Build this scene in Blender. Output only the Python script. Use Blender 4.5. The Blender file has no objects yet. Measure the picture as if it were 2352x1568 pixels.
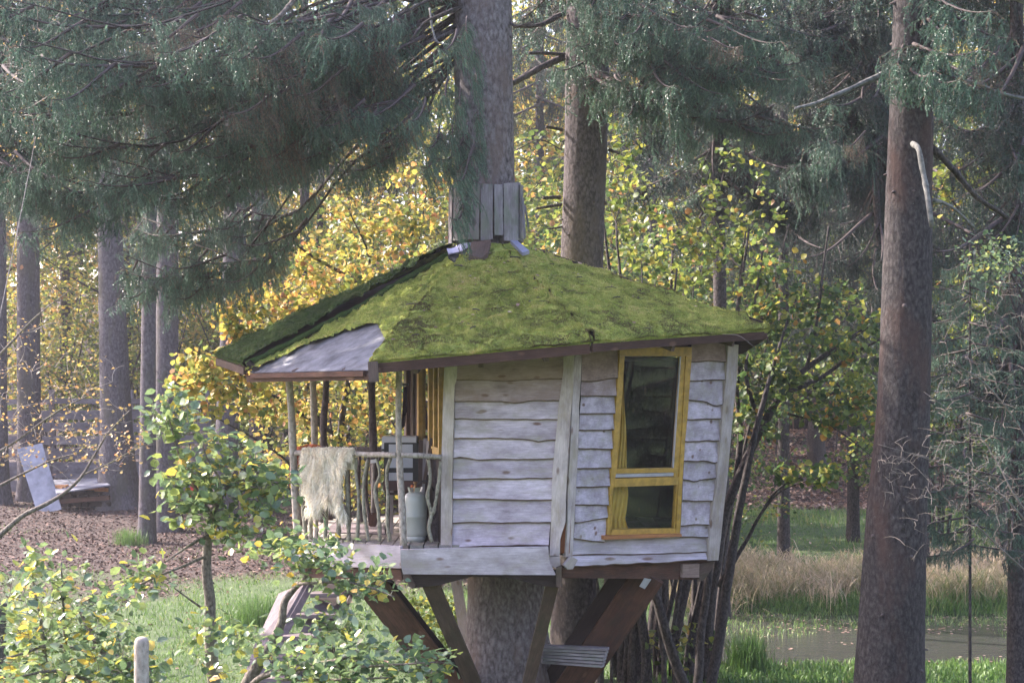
import bpy, math, random
import numpy as np
from mathutils import Vector, Matrix
D = bpy.data; SC = bpy.context.scene; COL = SC.collection
R = math.radians
rng = np.random.default_rng(7); random.seed(7)

# ------------------------------------------------------------------ camera, light, exposure
F = 4186.0; HC = 3.5; V0 = 855.0; U0 = 1176.0      # focal length in pixels of a 2352 px wide frame, eye height
cam_d = D.cameras.new('camera'); cam = D.objects.new('camera', cam_d); COL.objects.link(cam)
cam_d.sensor_width = 36; cam_d.lens = 36 * F / 2352; cam_d.shift_y = (V0 - 784) / 2352
cam_d.clip_end = 600; cam_d.clip_start = 0.1
cam.location = (0, 0, HC); cam.rotation_euler = (R(90), 0, 0); SC.camera = cam
cam_d.dof.use_dof = True; cam_d.dof.focus_distance = 16.8; cam_d.dof.aperture_fstop = 8.0
SUN = Vector((-0.70, 0.36, 0.62)).normalized()
w = D.worlds.new('World'); SC.world = w; w.use_nodes = True
nt = w.node_tree; bg = nt.nodes['Background']
sky = nt.nodes.new('ShaderNodeTexSky'); sky.sky_type = 'NISHITA'; sky.sun_disc = False
sky.sun_elevation = math.asin(SUN.z); sky.sun_rotation = math.atan2(SUN.x, SUN.y) % (2 * math.pi)
sky.dust_density = 1.5
tnt = nt.nodes.new('ShaderNodeMix'); tnt.data_type = 'RGBA'; tnt.blend_type = 'MULTIPLY'; tnt.inputs[0].default_value = 1
tnt.inputs[7].default_value = (1.16, .965, .975, 1)          # the photograph's cool violet white balance
nt.links.new(sky.outputs[0], tnt.inputs[6]); nt.links.new(tnt.outputs[2], bg.inputs[0]); bg.inputs[1].default_value = 0.15
sl = D.lights.new('sun', 'SUN'); so = D.objects.new('sun', sl); COL.objects.link(so)
sl.energy = 3.5; sl.angle = R(0.6); sl.color = (1.0, 0.91, 0.84)
so.rotation_euler = SUN.to_track_quat('Z', 'Y').to_euler(); so.location = (0, 0, 40)
SC.view_settings.view_transform = 'Standard'; SC.view_settings.look = 'None'
SC.view_settings.exposure = 2.38; SC.view_settings.gamma = 1
SC.render.engine = 'CYCLES'
cy = SC.cycles; cy.max_bounces = 7; cy.diffuse_bounces = 3; cy.glossy_bounces = 3; cy.transmission_bounces = 4
cy.transparent_max_bounces = 6; cy.volume_bounces = 0; cy.use_denoising = True; cy.use_adaptive_sampling = True
cy.adaptive_threshold = 0.02; cy.caustics_reflective = False; cy.caustics_refractive = False
cy.sample_clamp_indirect = 6; cy.sample_clamp_direct = 14

# ------------------------------------------------------------------ geometry helpers
def P(u, v, d):
    return np.array([(u - U0) / F * d, d, HC + (V0 - v) / F * d])
def PV(*a): return Vector(P(*a))
def hsh(i, j, k, s):
    n = (i * 374761393 + j * 668265263 + k * 1274126177 + s * 974634777) & 0xffffffff
    n = ((n ^ (n >> 13)) * 1274126177) & 0xffffffff
    n = (n ^ (n >> 16)) & 0xffffffff
    return n / 4294967295.0
def vn(p, s=0):
    p = np.asarray(p, float); q = np.floor(p).astype(np.int64); f = p - q; f = f * f * (3 - 2 * f)
    r = 0
    for a in (0, 1):
        for b in (0, 1):
            for c in (0, 1):
                wt = (f[..., 0] if a else 1 - f[..., 0]) * (f[..., 1] if b else 1 - f[..., 1]) * (f[..., 2] if c else 1 - f[..., 2])
                r = r + wt * hsh(q[..., 0] + a, q[..., 1] + b, q[..., 2] + c, s)
    return r * 2 - 1
def fbm(p, o=4, s=0):
    p = np.asarray(p, float); r = 0; a = 1; t = 0
    for i in range(o):
        r = r + a * vn(p * 2 ** i, s + i); t += a; a *= .5
    return r / t
def sst(a, b, x):
    t = np.clip((x - a) / (b - a), 0, 1); return t * t * (3 - 2 * t)
def nrm(a):
    return a / (np.linalg.norm(a, axis=-1, keepdims=True) + 1e-9)
def mesh_np(name, V, Fs, mats=None, smooth=False, tint=None, uv=None, mi=None):
    me = D.meshes.new(name)
    if isinstance(Fs, np.ndarray): Fs = [Fs]
    Fs = [np.asarray(f) for f in Fs if len(f)]
    V = np.asarray(V, np.float32)
    loops = np.concatenate([f.ravel() for f in Fs]).astype(np.int32)
    tot = np.concatenate([np.full(len(f), f.shape[1]) for f in Fs]).astype(np.int32)
    st = np.concatenate([[0], np.cumsum(tot)[:-1]]).astype(np.int32)
    me.vertices.add(len(V)); me.vertices.foreach_set('co', V.ravel())
    me.loops.add(len(loops)); me.loops.foreach_set('vertex_index', loops)
    me.polygons.add(len(tot)); me.polygons.foreach_set('loop_start', st)
    try: me.polygons.foreach_set('loop_total', tot)
    except Exception: pass
    if smooth: me.polygons.foreach_set('use_smooth', np.ones(len(tot), bool))
    for m in (mats or []): me.materials.append(m)
    if mi is not None: me.polygons.foreach_set('material_index', np.asarray(mi, np.int32))
    if tint is not None:
        a = me.attributes.new('tint', 'FLOAT', 'FACE'); a.data.foreach_set('value', np.asarray(tint, np.float32))
    if uv is not None:
        l = me.uv_layers.new(name='UVMap'); l.data.foreach_set('uv', np.asarray(uv, np.float32)[loops].ravel())
    me.update(calc_edges=True); me.validate()
    return me
def link(name, me, parent=None, mat=None, stuff=False, M=None):
    o = D.objects.new(name, me); COL.objects.link(o)
    if mat is not None:
        if isinstance(mat, (list, tuple)):
            for m in mat: me.materials.append(m)
        else: me.materials.append(mat)
    if parent is not None:
        o.parent = parent; o.matrix_parent_inverse = WM[parent.name].inverted()
    WM[o.name] = Matrix() if M is None else M
    if M is not None: o.matrix_basis = M
    if stuff: o['kind'] = 'stuff'
    return o
WM = {}
def thing(name, label, cat, loc, group=None):
    o = D.objects.new(name, None); COL.objects.link(o); o.location = loc; o.empty_display_size = .1
    WM[o.name] = Matrix.Translation(Vector(loc))
    o['label'] = label; o['category'] = cat
    if group: o['group'] = group
    return o
def tag(o, label, cat, group=None):
    o['label'] = label; o['category'] = cat
    if group: o['group'] = group
    return o
def structure(o): o['kind'] = 'structure'; return o
def cat_geo(parts):
    Vs, Fs, n = [], {}, 0
    for V, Fq in parts:
        for f in (Fq if isinstance(Fq, list) else [Fq]):
            Fs.setdefault(f.shape[1], []).append(f + n)
        Vs.append(V); n += len(V)
    return np.concatenate(Vs), [np.concatenate(Fs[k]) for k in Fs]
def tubes(paths, radii, sides=4, cap=True):
    paths = np.asarray(paths, float); radii = np.asarray(radii, float)
    N, K, _ = paths.shape
    T = np.zeros_like(paths); T[:, 1:-1] = paths[:, 2:] - paths[:, :-2]; T[:, 0] = paths[:, 1] - paths[:, 0]; T[:, -1] = paths[:, -1] - paths[:, -2]
    T = nrm(T); m = nrm(paths[:, -1] - paths[:, 0] + 1e-6)
    ref = np.where(np.abs(m[:, 2:3]) > .7, np.array([[0, 1., .03]]), np.array([[0.03, 0, 1.]]))[:, None, :]
    A = nrm(np.cross(T, np.broadcast_to(ref, T.shape))); B = np.cross(T, A)
    an = np.arange(sides) / sides * 2 * np.pi
    V = paths[:, :, None, :] + radii[:, :, None, None] * (np.cos(an)[None, None, :, None] * A[:, :, None, :] + np.sin(an)[None, None, :, None] * B[:, :, None, :])
    idx = np.arange(N * K * sides).reshape(N, K, sides)
    a = idx[:, :-1]; b = idx[:, 1:]
    Q = np.stack([a, np.roll(a, -1, 2), np.roll(b, -1, 2), b], -1).reshape(-1, 4)
    Fl = [Q]
    if cap: Fl += [idx[:, 0, ::-1].reshape(-1, sides), idx[:, -1].reshape(-1, sides)]
    return V.reshape(-1, 3), Fl
def resample(pts, n):
    pts = np.asarray(pts, float); k = len(pts)
    if k < 3:
        t = np.linspace(0, 1, n)[:, None]; return pts[0] * (1 - t) + pts[-1] * t
    s = np.concatenate([[0], np.cumsum(np.linalg.norm(np.diff(pts[:, :3], axis=0), axis=1) + 1e-9)])
    t = np.linspace(0, s[-1], n); m = np.gradient(pts, s, axis=0)
    i = np.clip(np.searchsorted(s, t) - 1, 0, k - 2); h = (s[i + 1] - s[i])[:, None]; x = (t - s[i])[:, None] / h
    return (2*x**3-3*x**2+1)*pts[i] + (x**3-2*x**2+x)*h*m[i] + (-2*x**3+3*x**2)*pts[i+1] + (x**3-x**2)*h*m[i+1]
def stick(pts, r0, r1, n=12, sides=8, wob=.0, seed=0, lump=.12):
    p = resample(pts, n)
    if wob: p = p + wob * np.stack([fbm(p * 3.1 + seed, 3), fbm(p * 3.1 + seed + 9, 3), fbm(p * 3.1 + seed + 19, 3)], -1)
    r = np.linspace(r0, r1, n) * (1 + lump * vn(np.stack([np.arange(n) * .9, np.full(n, seed * 1.7), np.zeros(n)], -1)))
    return tubes(p[None], r[None], sides)
class MB:
    def __init__(s): s.v = []; s.f = []; s.uv = []
    def add(s, vs, fs, uvs=None):
        n = len(s.v); s.v += [tuple(map(float, x)) for x in vs]; s.f += [tuple(n + i for i in f) for f in fs]
        s.uv += ([tuple(x) for x in uvs] if uvs is not None else [(x[0], x[2]) for x in s.v[n:]])
    def box(s, c, X, Y, Z):
        c, X, Y, Z = (np.array(a, float) for a in (c, X, Y, Z)); vs = []
        for k in (-1, 1):
            for j in (-1, 1):
                for i in (-1, 1): vs.append(c + (i * X + j * Y + k * Z) / 2)
        L = [np.linalg.norm(a) for a in (X, Y, Z)]; la = int(np.argmax(L)); rs = random.random() * 9
        uv = []
        for k in (0, 1):
            for j in (0, 1):
                for i in (0, 1):
                    q = [i * L[0], j * L[1], k * L[2]]; a = q.pop(la); uv.append((a + rs, q[0] + q[1] + rs))
        s.add(vs, [(0,2,3,1),(4,5,7,6),(0,1,5,4),(2,6,7,3),(0,4,6,2),(1,3,7,5)], uv)
    def build(s, name, mat, parent=None, smooth=False, stuff=False):
        me = D.meshes.new(name); me.from_pydata(s.v, [], s.f)
        l = me.uv_layers.new(name='UVMap')
        idx = np.zeros(len(me.loops), np.int32); me.loops.foreach_get('vertex_index', idx)
        l.data.foreach_set('uv', np.array(s.uv, np.float32)[idx].ravel())
        if smooth: me.polygons.foreach_set('use_smooth', [True] * len(me.polygons))
        me.update()
        return link(name, me, parent, mat, stuff)
def prism(name, pts_front, depth_vec, mat, parent=None, along=None):
    """a slab: an outline given some real thickness"""
    a = [np.array(p, float) for p in pts_front]; n = len(a); dv = np.array(depth_vec, float)
    b = [p + dv for p in a]; mb = MB()
    if along is None:
        e = [a[(i + 1) % n] - a[i] for i in range(n)]; along = max(e, key=lambda q: np.linalg.norm(q))
    al = nrm(np.array(along, float)); ac = nrm(np.cross(al, dv)); rs = random.random() * 20
    uv = [(p @ al + rs, p @ ac + rs) for p in a] + [(p @ al + rs, p @ ac + rs + .03) for p in b]
    mb.add(a + b, [tuple(range(n)), tuple(range(2 * n - 1, n - 1, -1))] + [(i, n + i, n + (i + 1) % n, (i + 1) % n) for i in range(n)], uv)
    return mb.build(name, mat, parent)
def plank(name, c0, c1, wdt, thk, up, mat, parent=None, r=None):
    """a straight plank from c0 to c1; wdt across (direction 'up' made square to it), thk the other way"""
    c0 = np.array(c0, float); c1 = np.array(c1, float); L = c1 - c0; t = nrm(L)
    up = np.array(up, float); up = nrm(up - t * (up @ t)); s = np.cross(t, up); mb = MB()
    mb.box((c0 + c1) / 2, L, up * wdt, s * thk); return mb.build(name, mat, parent)
def add_tube(name, pts, r0, r1, mat, parent=None, n=12, sides=8, wob=0, seed=0, lump=.12):
    V, Fq = stick(pts, r0, r1, n, sides, wob, seed, lump)
    return link(name, mesh_np(name, V, Fq, [mat], True), parent)
def lathe(name, prof, c, mat, parent=None, n=28):
    an = np.arange(n) / n * 2 * np.pi; V = []
    for r, z in prof:
        V.append(np.stack([c[0] + r * np.cos(an), c[1] + r * np.sin(an), np.full(n, c[2] + z)], -1))
    V = np.concatenate(V); idx = np.arange(len(prof) * n).reshape(-1, n); a = idx[:-1]; b = idx[1:]
    Q = np.stack([a, np.roll(a, -1, 1), np.roll(b, -1, 1), b], -1).reshape(-1, 4)
    return link(name, mesh_np(name, V, [Q, idx[:1, ::-1], idx[-1:]], [mat], True), parent)

# ------------------------------------------------------------------ materials
def mat(name):
    m = D.materials.new(name); m.use_nodes = True; n = m.node_tree.nodes; return m, n, m.node_tree.links, n['Principled BSDF']
def ramp(n, stops):
    r = n.new('ShaderNodeValToRGB'); e = r.color_ramp.elements
    while len(e) < len(stops): e.new(.5)
    for i, (p, c) in enumerate(stops): e[i].position = p; e[i].color = (*c, 1)
    return r
def mapping(n, l, src, scale, loc=(0, 0, 0)):
    mp = n.new('ShaderNodeMapping'); mp.inputs['Scale'].default_value = scale; mp.inputs['Location'].default_value = loc
    l.new(src, mp.inputs['Vector']); return mp
def noise(n, l, src, sc, det=4, rough=.55, dist=0):
    t = n.new('ShaderNodeTexNoise'); t.inputs['Scale'].default_value = sc; t.inputs['Detail'].default_value = det
    t.inputs['Roughness'].default_value = rough; t.inputs['Distortion'].default_value = dist
    if src is not None: l.new(src, t.inputs['Vector'])
    return t
def mixc(n, l, fac, a, b, mode='MIX'):
    m = n.new('ShaderNodeMix'); m.data_type = 'RGBA'; m.blend_type = mode
    for s, x in ((0, fac), (6, a), (7, b)):
        if hasattr(x, 'links') or hasattr(x, 'is_linked'): l.new(x, m.inputs[s])
        elif s == 0: m.inputs[0].default_value = x
        else: m.inputs[s].default_value = (*x, 1)
    return m.outputs[2]
def bump(n, l, h, st, dist, b):
    q = n.new('ShaderNodeBump'); q.inputs['Strength'].default_value = st; q.inputs['Distance'].default_value = dist
    l.new(h, q.inputs['Height']); l.new(q.outputs[0], b.inputs['Normal']); return q
def wood(name, c1, c2, knot=(.16, .09, .06), stain=None, rough=.8, grain=60):
    m, n, l, b = mat(name); uv = n.new('ShaderNodeUVMap').outputs[0]
    oi = n.new('ShaderNodeObjectInfo'); add = n.new('ShaderNodeVectorMath'); add.operation = 'ADD'
    mul = n.new('ShaderNodeVectorMath'); mul.operation = 'SCALE'; mul.inputs['Scale'].default_value = 37
    l.new(oi.outputs['Random'], mul.inputs[0]); l.new(uv, add.inputs[0]); l.new(mul.outputs[0], add.inputs[1]); v = add.outputs[0]
    nz = noise(n, l, mapping(n, l, v, (1.6, 9, 1)).outputs[0], 1.0, 3)
    ad2 = n.new('ShaderNodeVectorMath'); ad2.operation = 'MULTIPLY_ADD'; ad2.inputs[1].default_value = (.02, .05, 0)
    l.new(nz.outputs['Color'], ad2.inputs[0]); l.new(v, ad2.inputs[2])
    g = noise(n, l, mapping(n, l, ad2.outputs[0], (3, grain, 1)).outputs[0], 2.0, 6, .7)
    r = ramp(n, [(.28, c1), (.66, c2)]); l.new(g.outputs['Fac'], r.inputs[0])
    big = noise(n, l, mapping(n, l, v, (2.5, 5, 1)).outputs[0], 1.3, 5, .65)
    rb = ramp(n, [(.35, (.62, .58, .58)), (.62, (1.05, 1.03, 1.05))]); l.new(big.outputs['Fac'], rb.inputs[0])
    c = mixc(n, l, 1.0, r.outputs[0], rb.outputs[0], 'MULTIPLY')
    vo = n.new('ShaderNodeTexVoronoi'); vo.inputs['Scale'].default_value = 1; l.new(mapping(n, l, ad2.outputs[0], (3.2, 7.5, 1)).outputs[0], vo.inputs['Vector'])
    rk = ramp(n, [(.0, (1, 1, 1)), (.10, (.8, .8, .8)), (.17, (0, 0, 0))]); l.new(vo.outputs['Distance'], rk.inputs[0])
    c = mixc(n, l, rk.outputs[0], c, knot)
    # nearly every board has its own shade
    hv = n.new('ShaderNodeHueSaturation'); mr = n.new('ShaderNodeMapRange'); mr.inputs[3].default_value = .82; mr.inputs[4].default_value = 1.12
    l.new(oi.outputs['Random'], mr.inputs[0]); l.new(mr.outputs[0], hv.inputs['Value']); l.new(c, hv.inputs['Color']); c = hv.outputs[0]
    if stain:
        st = noise(n, l, mapping(n, l, v, (1.2, 3, 1), (5, 3, 0)).outputs[0], 2.2, 5, .7)
        rs = ramp(n, [(.47, (0, 0, 0)), (.70, (.8, .8, .8))]); l.new(st.outputs['Fac'], rs.inputs[0]); c = mixc(n, l, rs.outputs[0], c, stain)
    l.new(c, b.inputs['Base Color']); b.inputs['Roughness'].default_value = rough; b.inputs['Specular IOR Level'].default_value = .22
    bump(n, l, g.outputs['Fac'], .7, .006, b)
    return m
def simple(name, c, rough=.6, metal=0, var=.15, sc=6, bmp=0):
    m, n, l, b = mat(name); tc = n.new('ShaderNodeTexCoord').outputs['Object']
    t = noise(n, l, tc, sc, 5, .6); lo = tuple(x * (1 - var * 1.6) for x in c); hi = tuple(min(1, x * (1 + var)) for x in c)
    r = ramp(n, [(.3, lo), (.7, hi)]); l.new(t.outputs['Fac'], r.inputs[0]); l.new(r.outputs[0], b.inputs['Base Color'])
    b.inputs['Roughness'].default_value = rough; b.inputs['Metallic'].default_value = metal
    if bmp:
        t2 = noise(n, l, tc, sc * 7, 5, .7); bump(n, l, t2.outputs['Fac'], .6, bmp, b)
    return m
def foliage(name, stops, transl=.45, rough=.5, gloss=.5, spread=0.0):
    m = D.materials.new(name); m.use_nodes = True; n = m.node_tree.nodes; l = m.node_tree.links; n.clear()
    o = n.new('ShaderNodeOutputMaterial'); a = n.new('ShaderNodeAttribute'); a.attribute_name = 'tint'
    oi = n.new('ShaderNodeObjectInfo'); ma = n.new('ShaderNodeMath'); ma.operation = 'MULTIPLY_ADD'
    ma.inputs[1].default_value = spread; l.new(oi.outputs['Random'], ma.inputs[0]); l.new(a.outputs['Fac'], ma.inputs[2])
    r = ramp(n, stops); l.new(ma.outputs[0], r.inputs[0])
    tc = n.new('ShaderNodeTexCoord'); sp = noise(n, l, tc.outputs['Object'], 55, 2, .6)
    rs = ramp(n, [(.3, (.72, .68, .62)), (.6, (1.06, 1.06, 1.0))]); l.new(sp.outputs['Fac'], rs.inputs[0])
    c = mixc(n, l, 1.0, r.outputs[0], rs.outputs[0], 'MULTIPLY')
    pb = n.new('ShaderNodeBsdfPrincipled'); pb.inputs['Roughness'].default_value = rough
    pb.inputs['Specular IOR Level'].default_value = gloss; l.new(c, pb.inputs['Base Color'])
    tr = n.new('ShaderNodeBsdfTranslucent'); l.new(c, tr.inputs[0])
    mx = n.new('ShaderNodeMixShader'); mx.inputs[0].default_value = transl
    l.new(pb.outputs[0], mx.inputs[1]); l.new(tr.outputs[0], mx.inputs[2]); l.new(mx.outputs[0], o.inputs[0])
    return m
def bark(name, c1, c2, patch=None, scale=1.0, strength=1.0, lichen=None):
    m, n, l, b = mat(name); tc = n.new('ShaderNodeTexCoord').outputs['Object']
    mp = mapping(n, l, tc, (1, 1, .55)).outputs[0]
    nz = noise(n, l, mp, 5 * scale, 3); ad = n.new('ShaderNodeVectorMath'); ad.operation = 'MULTIPLY_ADD'; ad.inputs[1].default_value = (.07, .07, .07)
    l.new(nz.outputs['Color'], ad.inputs[0]); l.new(mp, ad.inputs[2])
    vo = n.new('ShaderNodeTexVoronoi'); vo.feature = 'DISTANCE_TO_EDGE'; vo.inputs['Scale'].default_value = 19 * scale; l.new(ad.outputs[0], vo.inputs['Vector'])
    t = noise(n, l, mp, 24 * scale, 7, .78)
    ma = n.new('ShaderNodeMath'); ma.operation = 'MULTIPLY_ADD'; ma.inputs[1].default_value = .38; l.new(vo.outputs['Distance'], ma.inputs[0]); l.new(t.outputs['Fac'], ma.inputs[2])
    r = ramp(n, [(.34, tuple(x * .35 for x in c1)), (.50, c1), (.70, c2)]); l.new(ma.outputs[0], r.inputs[0]); c = r.outputs[0]
    pn = noise(n, l, mapping(n, l, tc, (1.2, 1.2, .45)).outputs[0], 2.6, 5, .6)
    if patch:
        rp = ramp(n, [(.5, (0, 0, 0)), (.64, (.7, .7, .7))]); l.new(pn.outputs['Fac'], rp.inputs[0]); c = mixc(n, l, rp.outputs[0], c, patch)
    if lichen:
        ln = noise(n, l, tc, 95, 4, .8); rl = ramp(n, [(.63, (0, 0, 0)), (.70, (.8, .8, .8))]); l.new(ln.outputs['Fac'], rl.inputs[0]); c = mixc(n, l, rl.outputs[0], c, lichen)
    l.new(c, b.inputs['Base Color']); b.inputs['Roughness'].default_value = .9; b.inputs['Specular IOR Level'].default_value = .2
    bump(n, l, ma.outputs[0], strength, .02, b)
    return m

M = {}
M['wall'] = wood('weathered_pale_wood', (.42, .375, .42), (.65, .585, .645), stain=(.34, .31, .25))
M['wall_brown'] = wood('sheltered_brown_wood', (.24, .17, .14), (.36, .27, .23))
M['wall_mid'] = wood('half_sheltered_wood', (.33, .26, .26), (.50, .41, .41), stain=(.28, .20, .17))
M['trim'] = wood('trim_wood', (.44, .385, .36), (.62, .55, .52), stain=(.38, .32, .22))
M['apron'] = wood('apron_wood', (.40, .36, .39), (.60, .545, .59), stain=(.33, .29, .25))
M['fascia'] = wood('fascia_wood', (.045, .024, .016), (.095, .052, .036))
M['dark'] = wood('dark_timber', (.022, .017, .015), (.050, .035, .03))
M['strut'] = wood('brown_strut_wood', (.085, .043, .030), (.16, .082, .056), stain=(.05, .038, .028))
M['strut_grey'] = wood('grey_strut_wood', (.085, .058, .048), (.155, .11, .09), stain=(.06, .055, .035))
M['step'] = wood('grey_step_wood', (.13, .11, .11), (.24, .20, .20))
M['collar'] = wood('silver_old_plank', (.17, .155, .165), (.30, .275, .29), knot=(.12, .10, .1), stain=(.14, .17, .11))
M['deck'] = wood('deck_plank', (.26, .235, .20), (.42, .38, .34), stain=(.22, .25, .14))
M['fence'] = wood('fence_board', (.16, .15, .165), (.27, .25, .275))
M['barn'] = wood('barn_board', (.26, .17, .12), (.40, .28, .20))
M['edge'] = wood('bark_edge_shadow_line', (.13, .085, .065), (.24, .17, .135))  # brown live edge that also paints the shadow line under each board
M['rust'] = wood('rusty_gap_wood', (.20, .07, .035), (.32, .12, .05))
M['pole'] = bark('pole_wood', (.30, .255, .22), (.44, .385, .34), scale=1.3, strength=.3)
M['pole_dark'] = bark('dark_pole_wood', (.07, .055, .055), (.12, .095, .09), scale=1.3, strength=.3)
M['stick'] = bark('crooked_stick', (.22, .20, .15), (.36, .33, .26), scale=1.6, strength=.5)
M['yellow'] = simple('yellow_paint', (.46, .27, .045), .5, var=.22, sc=16, bmp=.002)
M['curtain'] = simple('yellow_cloth', (.66, .40, .06), .9, var=.08, sc=14)
M['grey_metal'] = simple('grey_strip', (.42, .41, .45), .4, .3)
M['sill'] = simple('orange_sill', (.42, .17, .06), .6)
M['felt'] = simple('pale_roof_sheet', (.19, .185, .20), .55, var=.4, sc=7, bmp=.003)
M['flashing'] = simple('blue_flashing', (.36, .36, .50), .4, .4)
M['gas'] = simple('gas_bottle_paint', (.42, .43, .38), .35, var=.05, sc=4)
M['brass'] = simple('brass', (.35, .20, .08), .4, .7)
M['orange'] = simple('orange_plastic', (.75, .16, .03), .5)
M['white_panel'] = simple('white_enamel', (.55, .55, .60), .4, var=.05)
M['black'] = simple('black_stuff', (.02, .02, .022), .5)
M['red_brown'] = simple('red_brown_paint', (.10, .04, .035), .5)
M['red'] = simple('red_plastic', (.55, .03, .02), .4)
M['white'] = simple('white_print', (.8, .8, .8), .6, var=.02)
M['zinc'] = simple('zinc_sheet', (.24, .245, .29), .5, .1, var=.3, sc=3)
M['log_end'] = simple('split_orange_wood', (.62, .30, .12), .8, var=.2)
M['cloth_orange'] = simple('orange_cloth', (.50, .13, .05), .9)
M['cloth_dark'] = simple('dark_cloth', (.04, .02, .035), .9)
M['bark_main'] = bark('grey_spruce_bark', (.13, .11, .11), (.26, .23, .235), patch=(.16, .115, .10), lichen=(.42, .44, .42))
M['bark_mid'] = bark('brown_spruce_bark', (.055, .046, .045), (.115, .098, .096), patch=(.09, .072, .058), scale=1.2, strength=.8)
M['bark_right'] = bark('rusty_spruce_bark', (.036, .031, .030), (.078, .067, .064), patch=(.070, .042, .034), scale=1.3, strength=.8, lichen=(.2, .2, .18))
M['bark_left'] = bark('lilac_grey_bark', (.075, .066, .072), (.13, .118, .128), scale=.8, strength=.7, patch=(.085, .08, .06), lichen=(.2, .21, .19))
M['bark_dark'] = bark('dark_stem_bark', (.045, .038, .036), (.10, .085, .078), scale=1.5, strength=.6)
M['bark_apple'] = bark('mossy_apple_bark', (.12, .10, .085), (.24, .21, .17), scale=2, strength=.6, patch=(.16, .16, .09))
M['twig'] = simple('dark_twig', (.075, .055, .05), .85)
M['twig_pale'] = simple('pale_twig', (.155, .13, .11), .85, var=.35)
M['limb_grey'] = simple('grey_limb', (.15, .145, .13), .9, var=.4, sc=22, bmp=.006)
G1 = (.035, .075, .055); G2 = (.065, .125, .085); G3 = (.13, .19, .14)
M['needle'] = foliage('spruce_needles', [(0, (.024, .060, .040)), (.35, (.056, .125, .082)), (.62, (.105, .21, .14)), (.8, (.18, .32, .21)), (.87, (.18, .12, .075)), (1, (.32, .22, .13))], .3, .35, .9)
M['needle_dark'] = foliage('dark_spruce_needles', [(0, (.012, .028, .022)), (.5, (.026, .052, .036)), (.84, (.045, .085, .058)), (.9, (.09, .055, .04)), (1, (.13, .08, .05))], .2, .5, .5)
M['leaf_orange'] = foliage('orange_yellow_leaves', [(0, (.09, .14, .05)), (.3, (.24, .28, .07)), (.55, (.50, .42, .09)), (.8, (.58, .36, .10)), (1, (.40, .19, .09))], .5, .5, .4)
M['leaf_mixed'] = foliage('yellow_green_leaves', [(0, (.045, .08, .03)), (.4, (.13, .19, .045)), (.68, (.33, .36, .07)), (.88, (.46, .38, .08)), (1, (.34, .18, .07))], .5, .5, .4)
M['leaf_green'] = foliage('green_hazel_leaves', [(0, (.03, .065, .028)), (.45, (.08, .14, .045)), (.75, (.21, .27, .06)), (.92, (.42, .36, .07)), (1, (.38, .21, .06))], .5, .5, .4)
M['leaf_apple'] = foliage('apple_leaves', [(0, (.085, .15, .085)), (.45, (.18, .26, .12)), (.72, (.33, .40, .12)), (.86, (.62, .52, .08)), (1, (.66, .42, .09))], .42, .2, 1.0)
M['leaf_small'] = foliage('small_orange_leaves', [(0, (.42, .36, .14)), (.6, (.55, .36, .13)), (1, (.48, .24, .12))], .4, .5, .3)
M['grass'] = foliage('grass_blades', [(0, (.06, .13, .035)), (.6, (.14, .25, .06)), (.85, (.24, .31, .10)), (1, (.40, .34, .18))], .35, .5, .4)
M['reed'] = foliage('dry_sedge', [(0, (.14, .22, .07)), (.25, (.32, .31, .15)), (.45, (.54, .43, .29)), (1, (.72, .56, .44))], .35, .6, .3)
M['litter'] = foliage('fallen_leaves', [(0, (.14, .07, .05)), (.5, (.28, .16, .12)), (.8, (.46, .30, .24)), (1, (.62, .45, .36))], .15, .5, .5)
M['chips'] = foliage('bark_chips', [(0, (.035, .018, .014)), (.6, (.085, .045, .035)), (1, (.22, .14, .115))], .0, .8, .3)
M['moss_pile'] = foliage('moss_pile', [(0, (.15, .12, .06)), (.22, (.25, .26, .08)), (.5, (.42, .44, .12)), (.75, (.60, .57, .19)), (1, (.68, .57, .26))], .35, .7, .2)
M['moss_pile_shade'] = foliage('moss_pile_painted_shade', [(0, (.035, .06, .02)), (.6, (.07, .10, .035)), (1, (.12, .14, .05))], .3, .7, .2)  # pile for the shaded roof face, shade painted in as darker tints
M['wool'] = foliage('sheep_wool', [(0, (.74, .64, .50)), (.5, (.90, .85, .74)), (1, (.95, .93, .87))], .3, .8, .2)
def moss_mat(name, a, b2, c3, bare):
    m, n, l, b = mat(name); tc = n.new('ShaderNodeTexCoord').outputs['Object']
    t = noise(n, l, tc, 9, 7, .72); r = ramp(n, [(.33, a), (.5, b2), (.66, c3)]); l.new(t.outputs['Fac'], r.inputs[0])
    t2 = noise(n, l, tc, 3.1, 6, .75, .5); r2 = ramp(n, [(.60, (0, 0, 0)), (.70, (.7, .7, .7))]); l.new(t2.outputs['Fac'], r2.inputs[0])
    c = mixc(n, l, r2.outputs[0], r.outputs[0], bare)
    t3 = noise(n, l, tc, 90, 4, .7); r3 = ramp(n, [(.3, (.65, .65, .65)), (.65, (1.1, 1.1, 1.1))]); l.new(t3.outputs['Fac'], r3.inputs[0])
    c = mixc(n, l, 1.0, c, r3.outputs[0], 'MULTIPLY'); l.new(c, b.inputs['Base Color']); b.inputs['Roughness'].default_value = .95
    b.inputs['Specular IOR Level'].default_value = .1; bump(n, l, t3.outputs['Fac'], 1, .015, b); return m
M['moss'] = moss_mat('roof_moss', (.16, .20, .045), (.33, .38, .08), (.52, .50, .14), (.19, .14, .10))
M['moss_shade'] = moss_mat('roof_moss_painted_shade', (.03, .06, .015), (.055, .09, .025), (.09, .12, .035), (.08, .07, .055))  # darker copy of the roof moss, with the boughs' shade painted into its colour
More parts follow.
